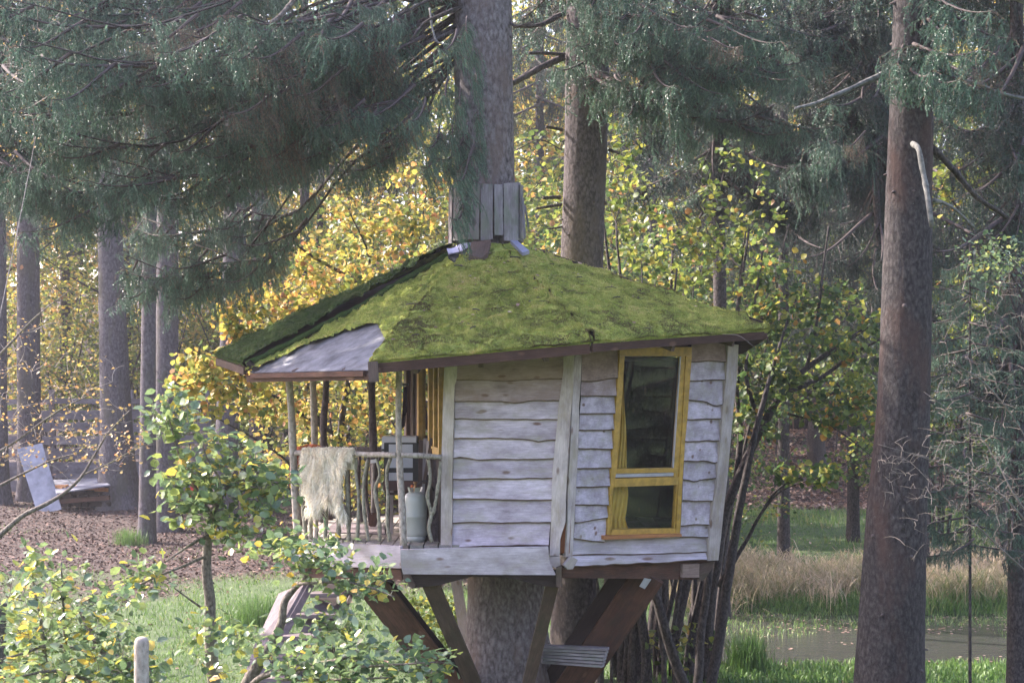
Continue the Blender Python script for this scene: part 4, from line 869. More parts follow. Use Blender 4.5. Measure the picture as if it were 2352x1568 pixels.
idx = np.arange(63).reshape(9, 7); Q = np.stack([idx[:-1, :-1], idx[:-1, 1:], idx[1:, 1:], idx[1:, :-1]], -1).reshape(-1, 4)
o = link('cloth', mesh_np('cloth', np.concatenate([V, np.array(V) + [0, .025, 0]]), np.concatenate([Q, Q[:, ::-1] + 63]), [M['cloth_dark']], True), hg)
fbx('peg', 924, 880, 938, 885, 18.33, .06, 'black', hg)
mt_ = thing('floor_mat', 'worn grey brown mat lying on the back of the deck', 'mat', tuple(P(800, 1212, 18.4) * [1, 1, 0] + [0, 0, ZD]))
prism('mat', [np.array([*P(745, 1200, 17.7)[:2], ZD + .014]), np.array([*P(885, 1200, 17.5)[:2], ZD + .014]), np.array([*P(880, 1200, 18.5)[:2], ZD + .014]), np.array([*P(765, 1200, 18.7)[:2], ZD + .014])], (0, 0, -.012), M['step'], mt_)
# orange cloth over the back rail
V = []
for j in range(13):
    for i in range(11):
        t = j / 12; s = i / 10; u = lerp(lerp(668, 664, t), lerp(738, 690, min(1, t * 1.8)), s); v = lerp(1022 + 3 * math.sin(s * 7), lerp(1118, 1060, s), t)
        V.append(P(u, v, 17.75 + .03 * math.sin(i * 1.3 + j * .4)))
idx = np.arange(143).reshape(13, 11); Q = np.stack([idx[:-1, :-1], idx[:-1, 1:], idx[1:, 1:], idx[1:, :-1]], -1).reshape(-1, 4)
o = link('orange_jacket', mesh_np('orange_jacket', np.concatenate([V, np.array(V) + [0, .03, 0]]), np.concatenate([Q, Q[:, ::-1] + 143]), [M['cloth_orange']], True)); tag(o, 'orange jacket hanging behind the sheepskin at the left railing post', 'jacket')

# sheepskin over the rail
skin = thing('sheepskin', 'shaggy cream sheepskin draped over the railing', 'sheepskin', tuple(P(745, 1040, 17.05)))
def skin_pt(s, t):  # t<0 is the back flap
    ul = np.interp(t, [-.3, 0, .5, .85, 1], [K3(190, 0)[0], K3(176, 0)[0], K3(182, 0)[0], K3(196, 0)[0], K3(208, 0)[0]])
    ur = np.interp(t, [-.3, 0, .2, .45, .8, 1], [K3(490, 0)[0], K3(490, 0)[0], K3(440, 0)[0], K3(405, 0)[0], K3(420, 0)[0], K3(436, 0)[0]])
    u = ul + (ur - ul) * s; vb = np.interp(s, [0, .12, .3, .42, .52, .6, .72, .9, 1], [1162, 1180, 1172, 1158, 1150, 1156, 1176, 1192, 1180])
    v = 1033 + (vb - 1033) * np.maximum(t, 0) + np.maximum(-t, 0) * 150
    th = np.clip((t + .08) / .16, 0, 1) * np.pi   # round the rail
    d = dr(u); d = d + .045 * np.cos(th) - .045 + .012 * np.sin(s * 19) * np.clip(t, 0, 1) - .02
    v = v - 6 * np.sin(th) * (np.abs(t) < .08)
    return np.stack([(u - U0) / F * d, d, HC + (V0 - v) / F * d], -1)
s, t = np.meshgrid(np.linspace(0, 1, 30), np.linspace(-.3, 1, 44)); V = skin_pt(s, t).reshape(-1, 3); idx = np.arange(30 * 44).reshape(44, 30)
Q = np.stack([idx[:-1, :-1], idx[1:, :-1], idx[1:, 1:], idx[:-1, 1:]], -1).reshape(-1, 4)
link('hide', mesh_np('hide', V, Q, [M['wool']], True, np.full(len(Q), .4)), skin)
N = 15000; s, t = rng.random(N), rng.uniform(-.1, 1, N); p = skin_pt(s, t); L = rng.uniform(.035, .085, N) * (1 + .6 * (t > .85))
cl = np.stack([vn(p * 16, 1), 0 * s, vn(p * 16, 3) * .5], -1); d0 = nrm(np.stack([rng.normal(0, .35, N), -np.ones(N) * .6, rng.normal(-.5, .4, N)], -1) + cl * 1.1); d1 = nrm(d0 * .4 + np.array([0, -.1, -1]) + cl * .7)
sd = nrm(np.cross(d0, rng.normal(0, 1, (N, 3)))) * .0028; a = p; b = p + d0 * (L * .5)[:, None]; c = b + d1 * (L * .6)[:, None]
V = np.stack([a - sd, a + sd, b - sd * .8, b + sd * .8, c], 1).reshape(-1, 3); b0 = (np.arange(N) * 5)[:, None]
tn = np.clip(.62 + .45 * vn(p * 22, 9) + rng.normal(0, .15, N), 0, 1); link('wool', mesh_np('wool', V, [b0 + [[0, 1, 3, 2]], b0 + [[2, 3, 4]]], [M['wool']], False, np.concatenate([tn, tn])), skin, stuff=True)

# steps up to the deck
st = thing('wooden_steps', 'steep open wooden steps leading up to the left end of the deck', 'steps', (P(640, 1568, 16.2)[0], 16.2, 0))
def sd_(v): return np.interp(v, [1340, 1650], [17.5, 15.9])
prism('stringer', [P(640, 1362, sd_(1352) + .1), P(700, 1338, sd_(1340)), P(712, 1345, sd_(1340)), P(628, 1500, sd_(1500)), P(575, 1640, sd_(1640)), P(530, 1640, sd_(1640)), P(585, 1480, sd_(1480))], (.04, .02, 0), M['step'], st)
prism('stringer', [P(750, 1340, 17.7), P(808, 1355, 17.7), P(795, 1385, 17.5), P(700, 1520, 16.9), P(655, 1640, 16.1), P(610, 1640, 16.1), P(680, 1470, 16.9)], (.04, .02, 0), M['step'], st)
for v, u0, u1 in ((1363, 712, 797), (1411, 679, 776), (1461, 648, 745), (1509, 618, 712), (1557, 590, 680), (1606, 570, 650)):
    d = float(sd_(v)) - .1; a, b = P(u0, v, d), P(u1, v, d); mb = MB(); mb.box(((a[0] + b[0]) / 2, d + .11, a[2] - .018), (b[0] - a[0], 0, 0), (0, .22, 0), (0, 0, .036)); mb.build('tread', M['step'], st)

# ------------------------------------------------------------------ spruces
def make_bough(name, L, seed, hang, nm, dens=300, dead=.08, droop=.28, up=.2, wood_m=None, lat=.5, nw=.0036, nlm=1.0, hm=1.0):
    r_ = np.random.default_rng(seed); t = np.linspace(0, 1, 24)
    limb = np.stack([L * t, .05 * L * np.sin(t * 3 + seed), L * (-droop * t ** 1.2 + up * t ** 3.5)], -1)
    at = lambda q: np.stack([np.interp(q, t, limb[:, k]) for k in range(3)], -1)
    nl = int(L * 15); q = np.sort(r_.uniform(.08, 1, nl)); p0 = at(q); sg = np.where(np.arange(nl) % 2, 1, -1); an = r_.uniform(.75, 1.2, nl) * (1 - .55 * q ** 3)
    ll = lat * r_.uniform(.5, 1.1, nl) * (1 - .55 * q ** 1.5) * min(1, L / 2.2)
    d = np.stack([np.cos(an), sg * np.sin(an), r_.uniform(-.35, .1, nl)], -1); s = np.linspace(0, 1, 5)[None, :, None]
    lats = p0[:, None] + d[:, None] * ll[:, None, None] * s + np.array([0, 0, -1.]) * (ll * .35)[:, None, None] * s ** 2
    # twigs hanging from the limb and from the laterals
    nh = int(L * 38 * hm); which = r_.integers(0, nl, nh); sp = r_.random(nh); k = np.minimum((sp * 4).astype(int), 3); f = (sp * 4 - k)[:, None]
    h0 = lats[which, k] * (1 - f) + lats[which, k + 1] * f
    n2 = int(L * 8); h0 = np.concatenate([h0, at(r_.uniform(.12, .97, n2))]); nh += n2
    hl = hang * r_.uniform(.25, 1, nh) * (.55 + .45 * vn(h0 * 1.6 + seed, 2)).clip(.25, 1.2); hd = r_.normal(0, .09, (nh, 3)); hd[:, 2] = -1; out = r_.normal(0, .10, (nh, 3)) * hl[:, None]
    hangs = h0[:, None] + hd[:, None] * hl[:, None, None] * s + out[:, None] * np.sin(s * np.pi)
    # short side sprigs on the hanging twigs
    n3 = int(nh * 1.8); w3 = r_.integers(0, nh, n3); k3 = r_.integers(0, 4, n3); b3 = hangs[w3, k3]; d3 = r_.normal(0, 1, (n3, 3)); d3[:, 2] = -.9; d3 = nrm(d3)
    l3 = r_.uniform(.06, .16, n3); spr = b3[:, None] + d3[:, None] * l3[:, None, None] * s + np.array([0, 0, -.25]) * l3[:, None, None] * s ** 2
    tip = np.stack([at(np.linspace(.7, 1, 5))]); paths = np.concatenate([lats, hangs, spr, tip])
    ln = np.linalg.norm(np.diff(paths, axis=1), axis=2).sum(1)
    is_dead = r_.random(len(paths)) < dead; base_t = np.where(is_dead, r_.uniform(.84, 1, len(paths)), np.clip(r_.normal(.42, .24, len(paths)), 0, .78)); base_t[:len(lats)] += .12 * ~is_dead[:len(lats)]
    nn = np.maximum(3, (ln * dens * np.where(is_dead, .45, 1)).astype(int)); ix = np.repeat(np.arange(len(paths)), nn); u = r_.random(len(ix)); k = np.minimum((u * 4).astype(int), 3); f = (u * 4 - k)[:, None]
    p = paths[ix, k] * (1 - f) + paths[ix, k + 1] * f; tg = nrm(paths[ix, k + 1] - paths[ix, k])
    rd = nrm(r_.normal(0, 1, p.shape)); rd = nrm(rd - tg * np.sum(rd * tg, 1, keepdims=True)); dd = nrm(rd + tg * r_.uniform(.35, 1.1, (len(p), 1)))
    nlgt = r_.uniform(.013, .021, (len(p), 1)) * nlm; sd = np.cross(dd, nrm(r_.normal(0, 1, p.shape))) * nw
    V = np.stack([p - sd, p + sd, p + dd * nlgt], 1).reshape(-1, 3)
    tn = np.clip(base_t[ix] + r_.normal(0, .06, len(ix)), 0, 1); tn = np.where(is_dead[ix], np.maximum(tn, .86), np.minimum(tn, .8))
    nmesh = mesh_np('needles', V, np.arange(len(V)).reshape(-1, 3), [nm], False, tn)
    r0 = .012 + .010 * L; a = tubes(limb[None], np.linspace(r0, .004, 24)[None], 6); b = tubes(lats, np.tile(np.linspace(.006, .002, 5), (len(lats), 1)), 3, False)
    c = tubes(hangs, np.tile(np.linspace(.0026, .0014, 5), (len(hangs), 1)), 3, False)
    V, Fs = cat_geo([a, b, c]); wmesh = mesh_np('bough', V, Fs, [wood_m or M['twig']], True)
    return wmesh, nmesh, L, limb[-1]
BG = {}
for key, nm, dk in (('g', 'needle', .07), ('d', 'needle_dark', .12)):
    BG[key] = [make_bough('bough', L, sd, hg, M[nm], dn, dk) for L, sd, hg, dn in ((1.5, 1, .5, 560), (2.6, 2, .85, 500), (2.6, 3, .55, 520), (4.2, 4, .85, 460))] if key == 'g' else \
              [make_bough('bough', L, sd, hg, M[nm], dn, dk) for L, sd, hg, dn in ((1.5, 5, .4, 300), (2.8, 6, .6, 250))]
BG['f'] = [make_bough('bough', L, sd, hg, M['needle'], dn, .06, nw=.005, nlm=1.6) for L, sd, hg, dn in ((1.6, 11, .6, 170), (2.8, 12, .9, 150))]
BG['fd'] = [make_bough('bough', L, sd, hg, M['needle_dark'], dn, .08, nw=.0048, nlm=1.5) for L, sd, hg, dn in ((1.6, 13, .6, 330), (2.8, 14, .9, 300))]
BG['b'] = [make_bough('bough', 1.4, 8, .75, M['needle'], 220, .93, wood_m=M['twig'])]
def add_bough(parent, root, tip, key='g', roll=0, hs=1.0, which=None):
    root, tip = np.array(root, float), np.array(tip, float); v = tip - root; L = np.linalg.norm(v); S = BG[key]
    j = int(np.argmin([abs(math.log(L / np.linalg.norm(s[3]))) + random.random() * .12 for s in S])) if which is None else which; wm, nmm, L0, t0 = S[j]
    sc = L / np.linalg.norm(t0); yaw = math.atan2(v[1], v[0]) - math.atan2(t0[1], t0[0]); el = math.asin(v[2] / L) - math.asin(t0[2] / np.linalg.norm(t0))
    Mo = Matrix.Translation(Vector(root)) @ Matrix.Rotation(yaw, 4, 'Z') @ Matrix.Rotation(-el * .85, 4, 'Y') @ Matrix.Rotation(roll, 4, 'X') @ Matrix.Diagonal((sc, sc * (1 if random.random() < .5 else -1), max(.75, min(1.15, sc)) * hs, 1))
    b = D.objects.new('bough', wm); COL.objects.link(b); b.parent = parent; b.matrix_parent_inverse = WM[parent.name].inverted(); b.matrix_basis = Mo
    n = D.objects.new('needles', nmm); COL.objects.link(n); n.parent = b; n['kind'] = 'stuff'; return b
def trunk_mesh(parent, ctrl, mt, knots=20, seed=0, lump=.02, sides=32, flare=.35):
    """ctrl: rows (x, y, z, r) from the ground up"""
    c = resample(ctrl, 90); cc = c; hi = c[0, 1] < 22 and c[:, 3].max() > .2; sides = 96 if hi else sides; c = resample(ctrl, 420) if hi else c; an = np.arange(sides) / sides * 2 * np.pi; z = c[:, 2:3]; zz = z - c[0, 2]
    p = np.stack([np.cos(an)[None] + 0 * z, np.sin(an)[None] + 0 * z, np.broadcast_to(z * .8, (len(c), sides))], -1)
    r = c[:, 3:4] * (1 + lump * 2.2 * fbm(p * 1.5 + seed, 4, seed) + .012 * fbm(p * [7, 7, 9] + seed, 2, seed) + (.022 * np.abs(fbm(np.stack([c[:, 3:4] * np.cos(an) * 26, c[:, 3:4] * np.sin(an) * 26, z * 15 + 0 * an], -1), 3, seed + 5)) if hi else 0)) * (1 + flare * np.exp(-zz / .35) * (1 + .35 * np.sin(an * 5 + seed))[None])
    V = np.stack([c[:, 0:1] + r * np.cos(an), c[:, 1:2] + r * np.sin(an), np.broadcast_to(z, r.shape)], -1).reshape(-1, 3); idx = np.arange(len(V)).reshape(len(c), sides); a, b = idx[:-1], idx[1:]
    o = link('trunk', mesh_np('trunk', V, [np.stack([a, np.roll(a, -1, 1), np.roll(b, -1, 1), b], -1).reshape(-1, 4), idx[-1:]], [mt], True), parent)
    geo = []; r_ = np.random.default_rng(seed + 50)
    for i in range(knots):
        k = r_.integers(8, 85); a = r_.uniform(0, 2 * np.pi); rr = cc[k, 3]; dv = np.array([math.cos(a), math.sin(a), -.25]); q = cc[k, :3] + dv * rr * .9
        geo.append(tubes(np.array([[q, q + dv * .025, q + dv * r_.uniform(.03, .07)]]), np.array([[.028, .02, .008]]) * r_.uniform(.5, 1.1), 6))
    if geo: V, Fs = cat_geo(geo); link('knots', mesh_np('knots', V, Fs, [M['twig']], True), o, stuff=True)
    return lambda zq: np.array([np.interp(zq, c[:, 2], c[:, k]) for k in (0, 1, 2, 3)])
def spruce(label, ctrl_px, mt, seed=0, knots=22, group=None, flare=.35, name='spruce_tree'):
    """ctrl_px rows: (u, v, d, radius in pixels)"""
    rows = []
    for u, v, d, rp in ctrl_px: q = P(u, v, d); rows.append([*q, rp / F * d])
    rows.sort(key=lambda q: q[2]); rows = np.array(rows); z0 = gz(rows[0][0], rows[0][1]) - .1
    if rows[0][2] > z0: rows = np.vstack([[*(rows[0][:2] + (rows[0][:2] - rows[1][:2]) * .1), z0, rows[0][3]], rows])
    t = thing(name, label, 'tree', (rows[0][0], rows[0][1], z0 + .1), group); return t, trunk_mesh(t, rows, mt, knots, seed, flare=flare)
def limb(parent, pts, r0, r1, mt, seed=0, n=16, name='branch'): return add_tube(name, pts, r0, r1, mt, parent, n, 8, .02, seed, .2)

T1, c1_ = spruce('big spruce whose trunk carries the tree house and pierces its roof', [(1100, -2000, 18, 42), (1104, -700, 18, 58), (1106, -200, 18, 64), (1108, 0, 18, 67), (1113, 300, 18, 66.5), (1118, 560, 18, 68), (1150, 1000, 18, 76), (1163, 1400, 18, 90), (1170, 1640, 18, 105)], M['bark_main'], 1, 26, flare=.4)
T2, c2_ = spruce('straight spruce standing directly behind the mossy roof', [(1360, -1650, 20.8, 30), (1357, -700, 20.8, 45), (1352, 0, 20.8, 50), (1344, 400, 20.8, 49), (1336, 600, 20.8, 49), (1326, 1000, 20.8, 50), (1318, 1400, 20.8, 50), (1314, 1560, 20.8, 54)], M['bark_mid'], 2, 60, flare=.15)
T3, c3_ = spruce('tall leaning spruce with rusty brown bark on the right by the pond', [(2120, -2000, 15, 20), (2112, -600, 15, 38), (2100, 0, 15, 46), (2088, 450, 15, 53), (2071, 1000, 15, 62), (2056, 1250, 15, 70), (2042, 1568, 15, 79), (2034, 1830, 15, 90)], M['bark_right'], 3, 50, flare=.1)
L_ = {}
L_['thin'] = spruce('thin grey trunk in front of the bark clearing left of the tree house', [(352, -200, 37.5, 12), (345, 450, 37.5, 15), (340, 900, 37.5, 17.5), (338, 1242, 37.5, 20)], M['bark_left'], 4, 16, flare=.25)
L_['pale'] = spruce('pale lilac grey spruce with its right edge in sun, beside the thin trunk', [(392, -300, 40, 18), (386, 450, 40, 24), (384, 800, 40, 26), (384, 1215, 40, 30)], M['bark_left'], 5, 26)
L_['wide'] = spruce('broad spruce with flared mossy foot beside the covered firewood', [(240, -300, 44.5, 22), (250, 450, 44.5, 27), (258, 700, 44.5, 31), (268, 1000, 44.5, 38), (275, 1165, 44.5, 46)], M['bark_left'], 6, 24, flare=.5)
L_['far'] = spruce('tall grey trunk behind the leaning metal sheet at the left', [(58, -300, 46, 20), (64, 450, 46, 25), (68, 1000, 46, 28), (72, 1160, 46, 31)], M['bark_left'], 7, 24)
L_['edge'] = spruce('grey trunk cut by the left edge of the picture', [(-10, -300, 45, 16), (-4, 600, 45, 18), (0, 1160, 45, 24)], M['bark_left'], 8, 12)
L_['mid'] = spruce('grey spruce trunk among the orange leaves left of the roof', [(545, -300, 40, 19), (540, 500, 40, 26), (536, 700, 40, 27), (522, 1000, 40, 27), (516, 1212, 40, 30)], M['bark_left'], 9, 26)
L_['dim'] = spruce('darker slim trunk half hidden behind the orange leaves', [(596, -300, 43, 14), (596, 500, 43, 19), (600, 1180, 43, 23)], M['bark_mid'], 10, 12)
L_['back'] = spruce('slim trunk rising from the leaf covered slope beyond the pond', [(1872, -300, 54, 13), (1878, 900, 54, 17), (1884, 1080, 54, 21)], M['bark_mid'], 11, 12)
T12, c12_ = spruce('dark drooping spruce just behind the rusty trunk on the right', [(1990, -1100, 25, 4), (1992, -500, 25, 6), (2010, 400, 25, 8), (2046, 1000, 25, 9), (2046, 1370, 25, 11)], M['bark_dark'], 12, 8)
T13, c13_ = spruce('dark spruce at the right edge with long hanging twigs', [(2335, -1300, 18.5, 4), (2335, -400, 18.5, 12), (2335, 500, 18.5, 18), (2338, 1200, 18.5, 22), (2340, 1640, 18.5, 26)], M['bark_dark'], 13, 8)
T14, c14_ = spruce('spruce standing just left of the picture whose boughs reach in', [(-330, -1600, 19, 16), (-330, -600, 19, 30), (-330, 600, 19, 45), (-330, 1600, 19, 60)], M['bark_left'], 14, 8)
T15, c15_ = spruce('spruce hidden behind the hanging green curtain right of the middle trunk', [(1640, -500, 27, 10), (1650, 400, 27, 14), (1660, 1290, 27, 16)], M['bark_dark'], 15, 8)
# branch stubs and bare limbs on the near trunks
for (u0, v0, u1, v1, r0, r1) in ((1296, 125, 1216, 124, .022, .018), (1294, 132, 1176, 190, .04, .03), (1297, 30, 1180, 60, .035, .02), (1290, 298, 1254, 292, .02, .017), (1288, 454, 1248, 456, .024, .02), (1288, 471, 1230, 477, .022, .012), (1290, 520, 1256, 526, .012, .01), (1402, 345, 1420, 352, .02, .015)):
    limb(T2, [P(u0, v0, 20.75), P((u0 + u1) / 2, (v0 + v1) / 2 + (14 if v0 == 30 else 0), 20.6), P(u1, v1, 20.5)], r0, r1, M['bark_dark'] if v0 != 132 else M['bark_mid'], int(v0))
limb(T2, [P(1290, 345, 20.8), P(1240, 320, 20.7), P(1185, 345, 20.6)], .010, .006, M['twig'], 3)
for pts, r0, r1, mm in (([(2052, 160, 14.95), (1990, 185, 14.8), (1930, 215, 14.6), (1880, 235, 14.5), (1826, 250, 14.4)], .028, .012, 'limb_grey'), ([(2098, 328, 14.8), (2112, 345, 14.6), (2124, 420, 14.5), (2133, 480, 14.4), (2140, 520, 14.4)], .024, .020, 'limb_grey'),
                        ([(2140, 340, 15), (2190, 390, 15.2), (2240, 450, 15.4), (2310, 500, 15.6)], .03, .018, 'bark_dark'), ([(2140, 460, 15), (2180, 475, 15.2), (2235, 520, 15.4)], .018, .012, 'limb_grey'), ([(2120, 30, 14.85), (2135, 85, 14.7), (2162, 100, 14.5)], .014, .012, 'limb_grey'),
                        ([(2140, 60, 15), (2170, 95, 15.1), (2190, 140, 15.3)], .03, .02, 'bark_dark'), ([(2352, 225, 15.2), (2300, 215, 15.1), (2250, 195, 15), (2140, 170, 15)], .012, .02, 'limb_grey'), ([(2380, 10, 15.2), (2300, -15, 15.1), (2140, -60, 15)], .03, .03, 'limb_grey')):
    limb(T3, [P(*q) for q in pts], r0, r1, M[mm], len(pts) + int(pts[0][1]))
for pts, r0, r1 in (([(1045, 6, 18), (980, 5, 17.6), (930, 0, 17.2)], .03, .02), ([(1040, 70, 17.9), (1020, 80, 17.5), (985, 98, 17.2)], .02, .012), ([(1172, 45, 18), (1185, 60, 17.8), (1225, 50, 17.6)], .018, .008), ([(1050, 20, 17.9), (960, -60, 17.2), (860, -150, 16.5)], .04, .02)):
    limb(T1, [P(*q) for q in pts], r0, r1, M['bark_mid'], int(pts[0][0]))
limb(T1, [P(700, -40, 16.2), P(655, 25, 16.0), P(622, 52, 15.9)], .030, .018, M['bark_apple'], 77)
limb(T1, [P(985, 20, 16.6), P(992, 60, 16.5), P(1005, 96, 16.4), P(1040, 105, 16.3)], .010, .008, M['limb_grey'], 78); limb(T1, [P(1040, 20, 16.6), P(975, 52, 16.5), P(940, 95, 16.4)], .012, .008, M['bark_mid'], 79)

def hang_boughs(T, cf, specs):
    for sp in specs:
        u, v, d = sp[:3]; dz = sp[3]; key = sp[4] if len(sp) > 4 else 'g'; tip = P(u, v, d)
        zr = tip[2] + dz; c = cf(zr); add_bough(T, c[:3], tip, key, random.uniform(-.25, .25), which=None)
ENV = ([-60, 0, 120, 230, 300, 380, 420, 480, 540, 600, 700, 780, 850, 930, 1010, 1060], [470, 470, 440, 400, 450, 500, 380, 470, 390, 380, 380, 420, 370, 420, 430, 300])
def arm(T, cf, u, v, d, dz, n, r0=.024, key='g', hs=1.0, Lb=(.7, 1.5), t0=.25, bend=.5):
    """a long limb sweeping out from the trunk, carrying drooping side boughs with gaps between them"""
    tip = P(u, v, d); c = cf(tip[2] + dz)[:3].copy(); c[2] = tip[2] + dz; m1 = c * .55 + tip * .45 + np.array([0, 0, -.18 * dz]); m2 = c * .22 + tip * .78 + np.array([0, 0, -.32 * dz])
    pts = resample(np.array([c, m1, m2, tip]), 14); add_tube('branch', pts, r0, .006, M['bark_dark'], T, 16, 7, .03, int(u) % 97, .2)
    dv = nrm(tip - c); L = np.linalg.norm(tip - c)
    for k in range(n):
        t = t0 + (1 - t0) * (k + random.random() * .7) / n; q = np.array([np.interp(t, np.linspace(0, 1, 14), pts[:, a]) for a in range(3)])
        ya = (1 if k % 2 else -1) * random.uniform(.3, 1.15) * (1 - .5 * t); dd = np.array([dv[0] * math.cos(ya) - dv[1] * math.sin(ya), dv[0] * math.sin(ya) + dv[1] * math.cos(ya), random.uniform(-.55, -.05)])
        add_bough(T, q, q + nrm(dd) * random.uniform(*Lb) * (1.1 - .4 * t), key, random.uniform(-.3, .3), hs)
    add_bough(T, pts[-4], tip + dv * .15, key, 0, hs, which=0 if key == 'g' else None)
ARMS = [(90, -10, 17.5, .9), (210, -30, 18.5, .8), (330, -10, 17.8, .7), (20, -20, 19, .9), (440, 0, 18.6, .6), (160, 90, 19.4, .9), (300, 160, 19.6, .9), (30, 40, 15.6, 1.3), (60, 130, 15.2, 1.2), (-10, 250, 16.2, 1.6), (110, 330, 16.6, 1.5), (60, 430, 17.2, 1.9), (180, 40, 17.5, 1.0), (210, 170, 16.0, 1.3), (300, 260, 17.2, 1.3), (250, 400, 16.8, 1.7), (330, 90, 16.2, 1.0), (420, 200, 16.4, 1.1), (400, 380, 17.6, 1.5),
        (520, 60, 15.6, .8), (560, 280, 16.8, 1.1), (500, 410, 18.4, 1.5), (640, 150, 16.2, .8), (690, 330, 17.6, 1.2), (760, 60, 16, .7), (800, 250, 16.4, 1.0), (850, 140, 17.2, .8), (880, 330, 17.8, 1.1), (940, 240, 17.9, .8), (955, 30, 17.9, .5)]
for (u, v, d, dz) in ARMS: arm(T1, c1_, u, v - 40, d, dz, 5 if u > 550 else 7, t0=.42 if u > 550 else .3)
for (u, v, d, L) in ((1000, 110, 15.6, .9), (1055, 60, 15.5, .5), (1080, 175, 15.7, .45), (1000, 215, 15.6, .8), (930, 270, 15.3, .8), (1085, 260, 15.8, .4), (1020, 300, 15.7, .6), (1060, 120, 15.5, .5), (1040, 230, 15.5, .5), (1090, 330, 15.9, .4), (1010, 380, 15.8, .5), (970, 330, 15.6, .7)):
    q = P(u, v, d); add_bough(T1, q + np.array([.15 * L, .75 * L, .3 * L]), q, 'g', .2, .9, which=0)
for (u, v, d, dz) in ((300, 590, 19.5, 2.6), (395, 600, 20, 2.4), (330, 500, 20.5, 2.2), (450, 560, 19, 2.0), (520, 470, 19.4, 1.6)): arm(T1, c1_, u, v, d, dz, 7, t0=.6, Lb=(.5, .9))
for (u, v, d, dz) in ((20, 120, 18, .5), (150, 240, 18.6, .6), (130, 60, 19.4, .5), (260, 140, 20.4, .6), (300, 300, 21, .8), (20, 340, 19, .8), (120, 160, 17, .6), (60, 380, 17.5, .8), (180, 450, 19, .9), (40, 20, 19, .6), (100, 260, 20, .7), (210, 360, 20.5, .8)): arm(T14, c14_, u, v - 40, d, dz, 9)
for lk, cols in (('thin', [(330, 640, 36.2), (300, 560, 36.5), (365, 600, 36.4), (290, 700, 36.8), (350, 480, 36.0), (270, 720, 36.6)]), ('pale', [(470, 500, 38.6), (450, 400, 39), (330, 380, 39), (420, 300, 38.5)]), ('wide', [(180, 420, 43), (330, 430, 43), (230, 330, 42.5), (150, 300, 43)]),
                 ('far', [(-10, 430, 45), (140, 440, 45), (60, 330, 44.5), (100, 520, 45)]), ('mid', [(460, 560, 38.6), (640, 400, 39), (480, 440, 38.8), (620, 480, 39), (700, 500, 39), (570, 380, 38.6)]), ('dim', [(660, 430, 42), (740, 420, 42), (700, 330, 42)]), ('edge', [(60, 500, 44), (40, 600, 44.4)])):
    T, cf = L_[lk]
    for (u, v, d) in cols:
        for rep in range(5): add_bough(T, cf(P(u, v, d)[2] + .9 + rep * .8)[:3], P(u + rep * random.uniform(-60, 60), v - rep * 110, d + rep * .4), 'f', random.uniform(-.3, .3))
# right of the middle trunk
for (u, v, d, dz) in ((1430, 90, 19.5, .4), (1500, 30, 18.4, .5), (1560, 150, 18.8, .7), (1640, 60, 18.6, .8), (1700, 170, 19, .9), (1760, 40, 19.4, .8), (1830, 140, 19.6, 1.0), (1480, 210, 19.4, .7), (1600, 260, 20, .9), (1770, 280, 20, 1.2), (1400, -20, 19, .4)): arm(T2, c2_, u, v - 30, d, dz, 6)
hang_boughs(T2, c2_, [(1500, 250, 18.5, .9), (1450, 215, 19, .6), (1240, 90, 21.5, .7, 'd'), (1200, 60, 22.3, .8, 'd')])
sp = []
for i in range(80):
    u = 1430 + 500 * ((i * .618) % 1); v = random.uniform(-60, 560); sp.append((u, v, random.uniform(25.4, 28.5), random.uniform(.5, 1.0), 'fd' if i % 3 else 'f'))
hang_boughs(T15, c15_, sp + [(1560, 560, 26, .8, 'd'), (1820, 520, 26, .9, 'd'), (1700, 620, 26.2, .6, 'd')])
sp = []
for i in range(110):
    u = 1800 + 300 * ((i * .618) % 1); v = random.uniform(-80, 780 if u > 1930 else 420); sp.append((u, v, random.uniform(23.4, 26.5), random.uniform(.4, .8), 'fd'))
hang_boughs(T12, c12_, sp + [(1840, 330, 23, .7), (1880, 400, 23.2, .7), (1800, 130, 23, .8), (1905, 250, 23.4, .6), (1780, 400, 23.4, .9), (1850, 600, 24, .7, 'd')])
sp = []
for i in range(50):
    u = 2130 + 260 * ((i * .618) % 1); v = random.uniform(-60, 1050); sp.append((u, v, random.uniform(16.8, 20.2), random.uniform(.3, .8), 'd' if i % 3 else 'g'))
hang_boughs(T13, c13_, sp + [(2180, 1250, 18, .6, 'd'), (2240, 1150, 17.6, .6, 'd'), (2300, 1300, 18, .6, 'd')])
hang_boughs(T3, c3_, [(2240, 110, 13.8, .25), (2180, 60, 14, .3), (2040, 150, 14.2, .35), (2300, 210, 14.2, .4), (2260, 40, 14, .5), (2330, 110, 14.4, .6), (2110, 170, 13.9, .3), (2195, 185, 13.9, .3)])
# upper crowns, above the picture: they shade what the photograph shows in shade
def crown(T, cf, z0, z1, n, L0, L1, key='f', seed=0):
    r_ = random.Random(seed)
    for i in range(n):
        z = z0 + (z1 - z0) * (i + .5) / n; a = i * 2.399 + seed; L = L0 + (L1 - L0) * (i / n); c = cf(z)[:3]; c[2] = z; add_bough(T, c, c + np.array([math.cos(a) * L, math.sin(a) * L, -L * .3]), key, r_.uniform(-.2, .2))
crown(T1, c1_, 10.5, 15.5, 22, 2.6, 1.4, 'f', 1); crown(T2, c2_, 8.6, 15.5, 34, 3.0, 1.6, 'f', 2); crown(T3, c3_, 7.6, 13.5, 30, 2.6, 1.4, 'f', 3)
crown(T12, c12_, 9.5, 14, 24, 2.4, 1.2, 'fd', 4); crown(T14, c14_, 9.5, 14, 14, 3.0, 1.5, 'f', 5); crown(T13, c13_, 8, 12, 20, 2.4, 1.2, 'fd', 6)
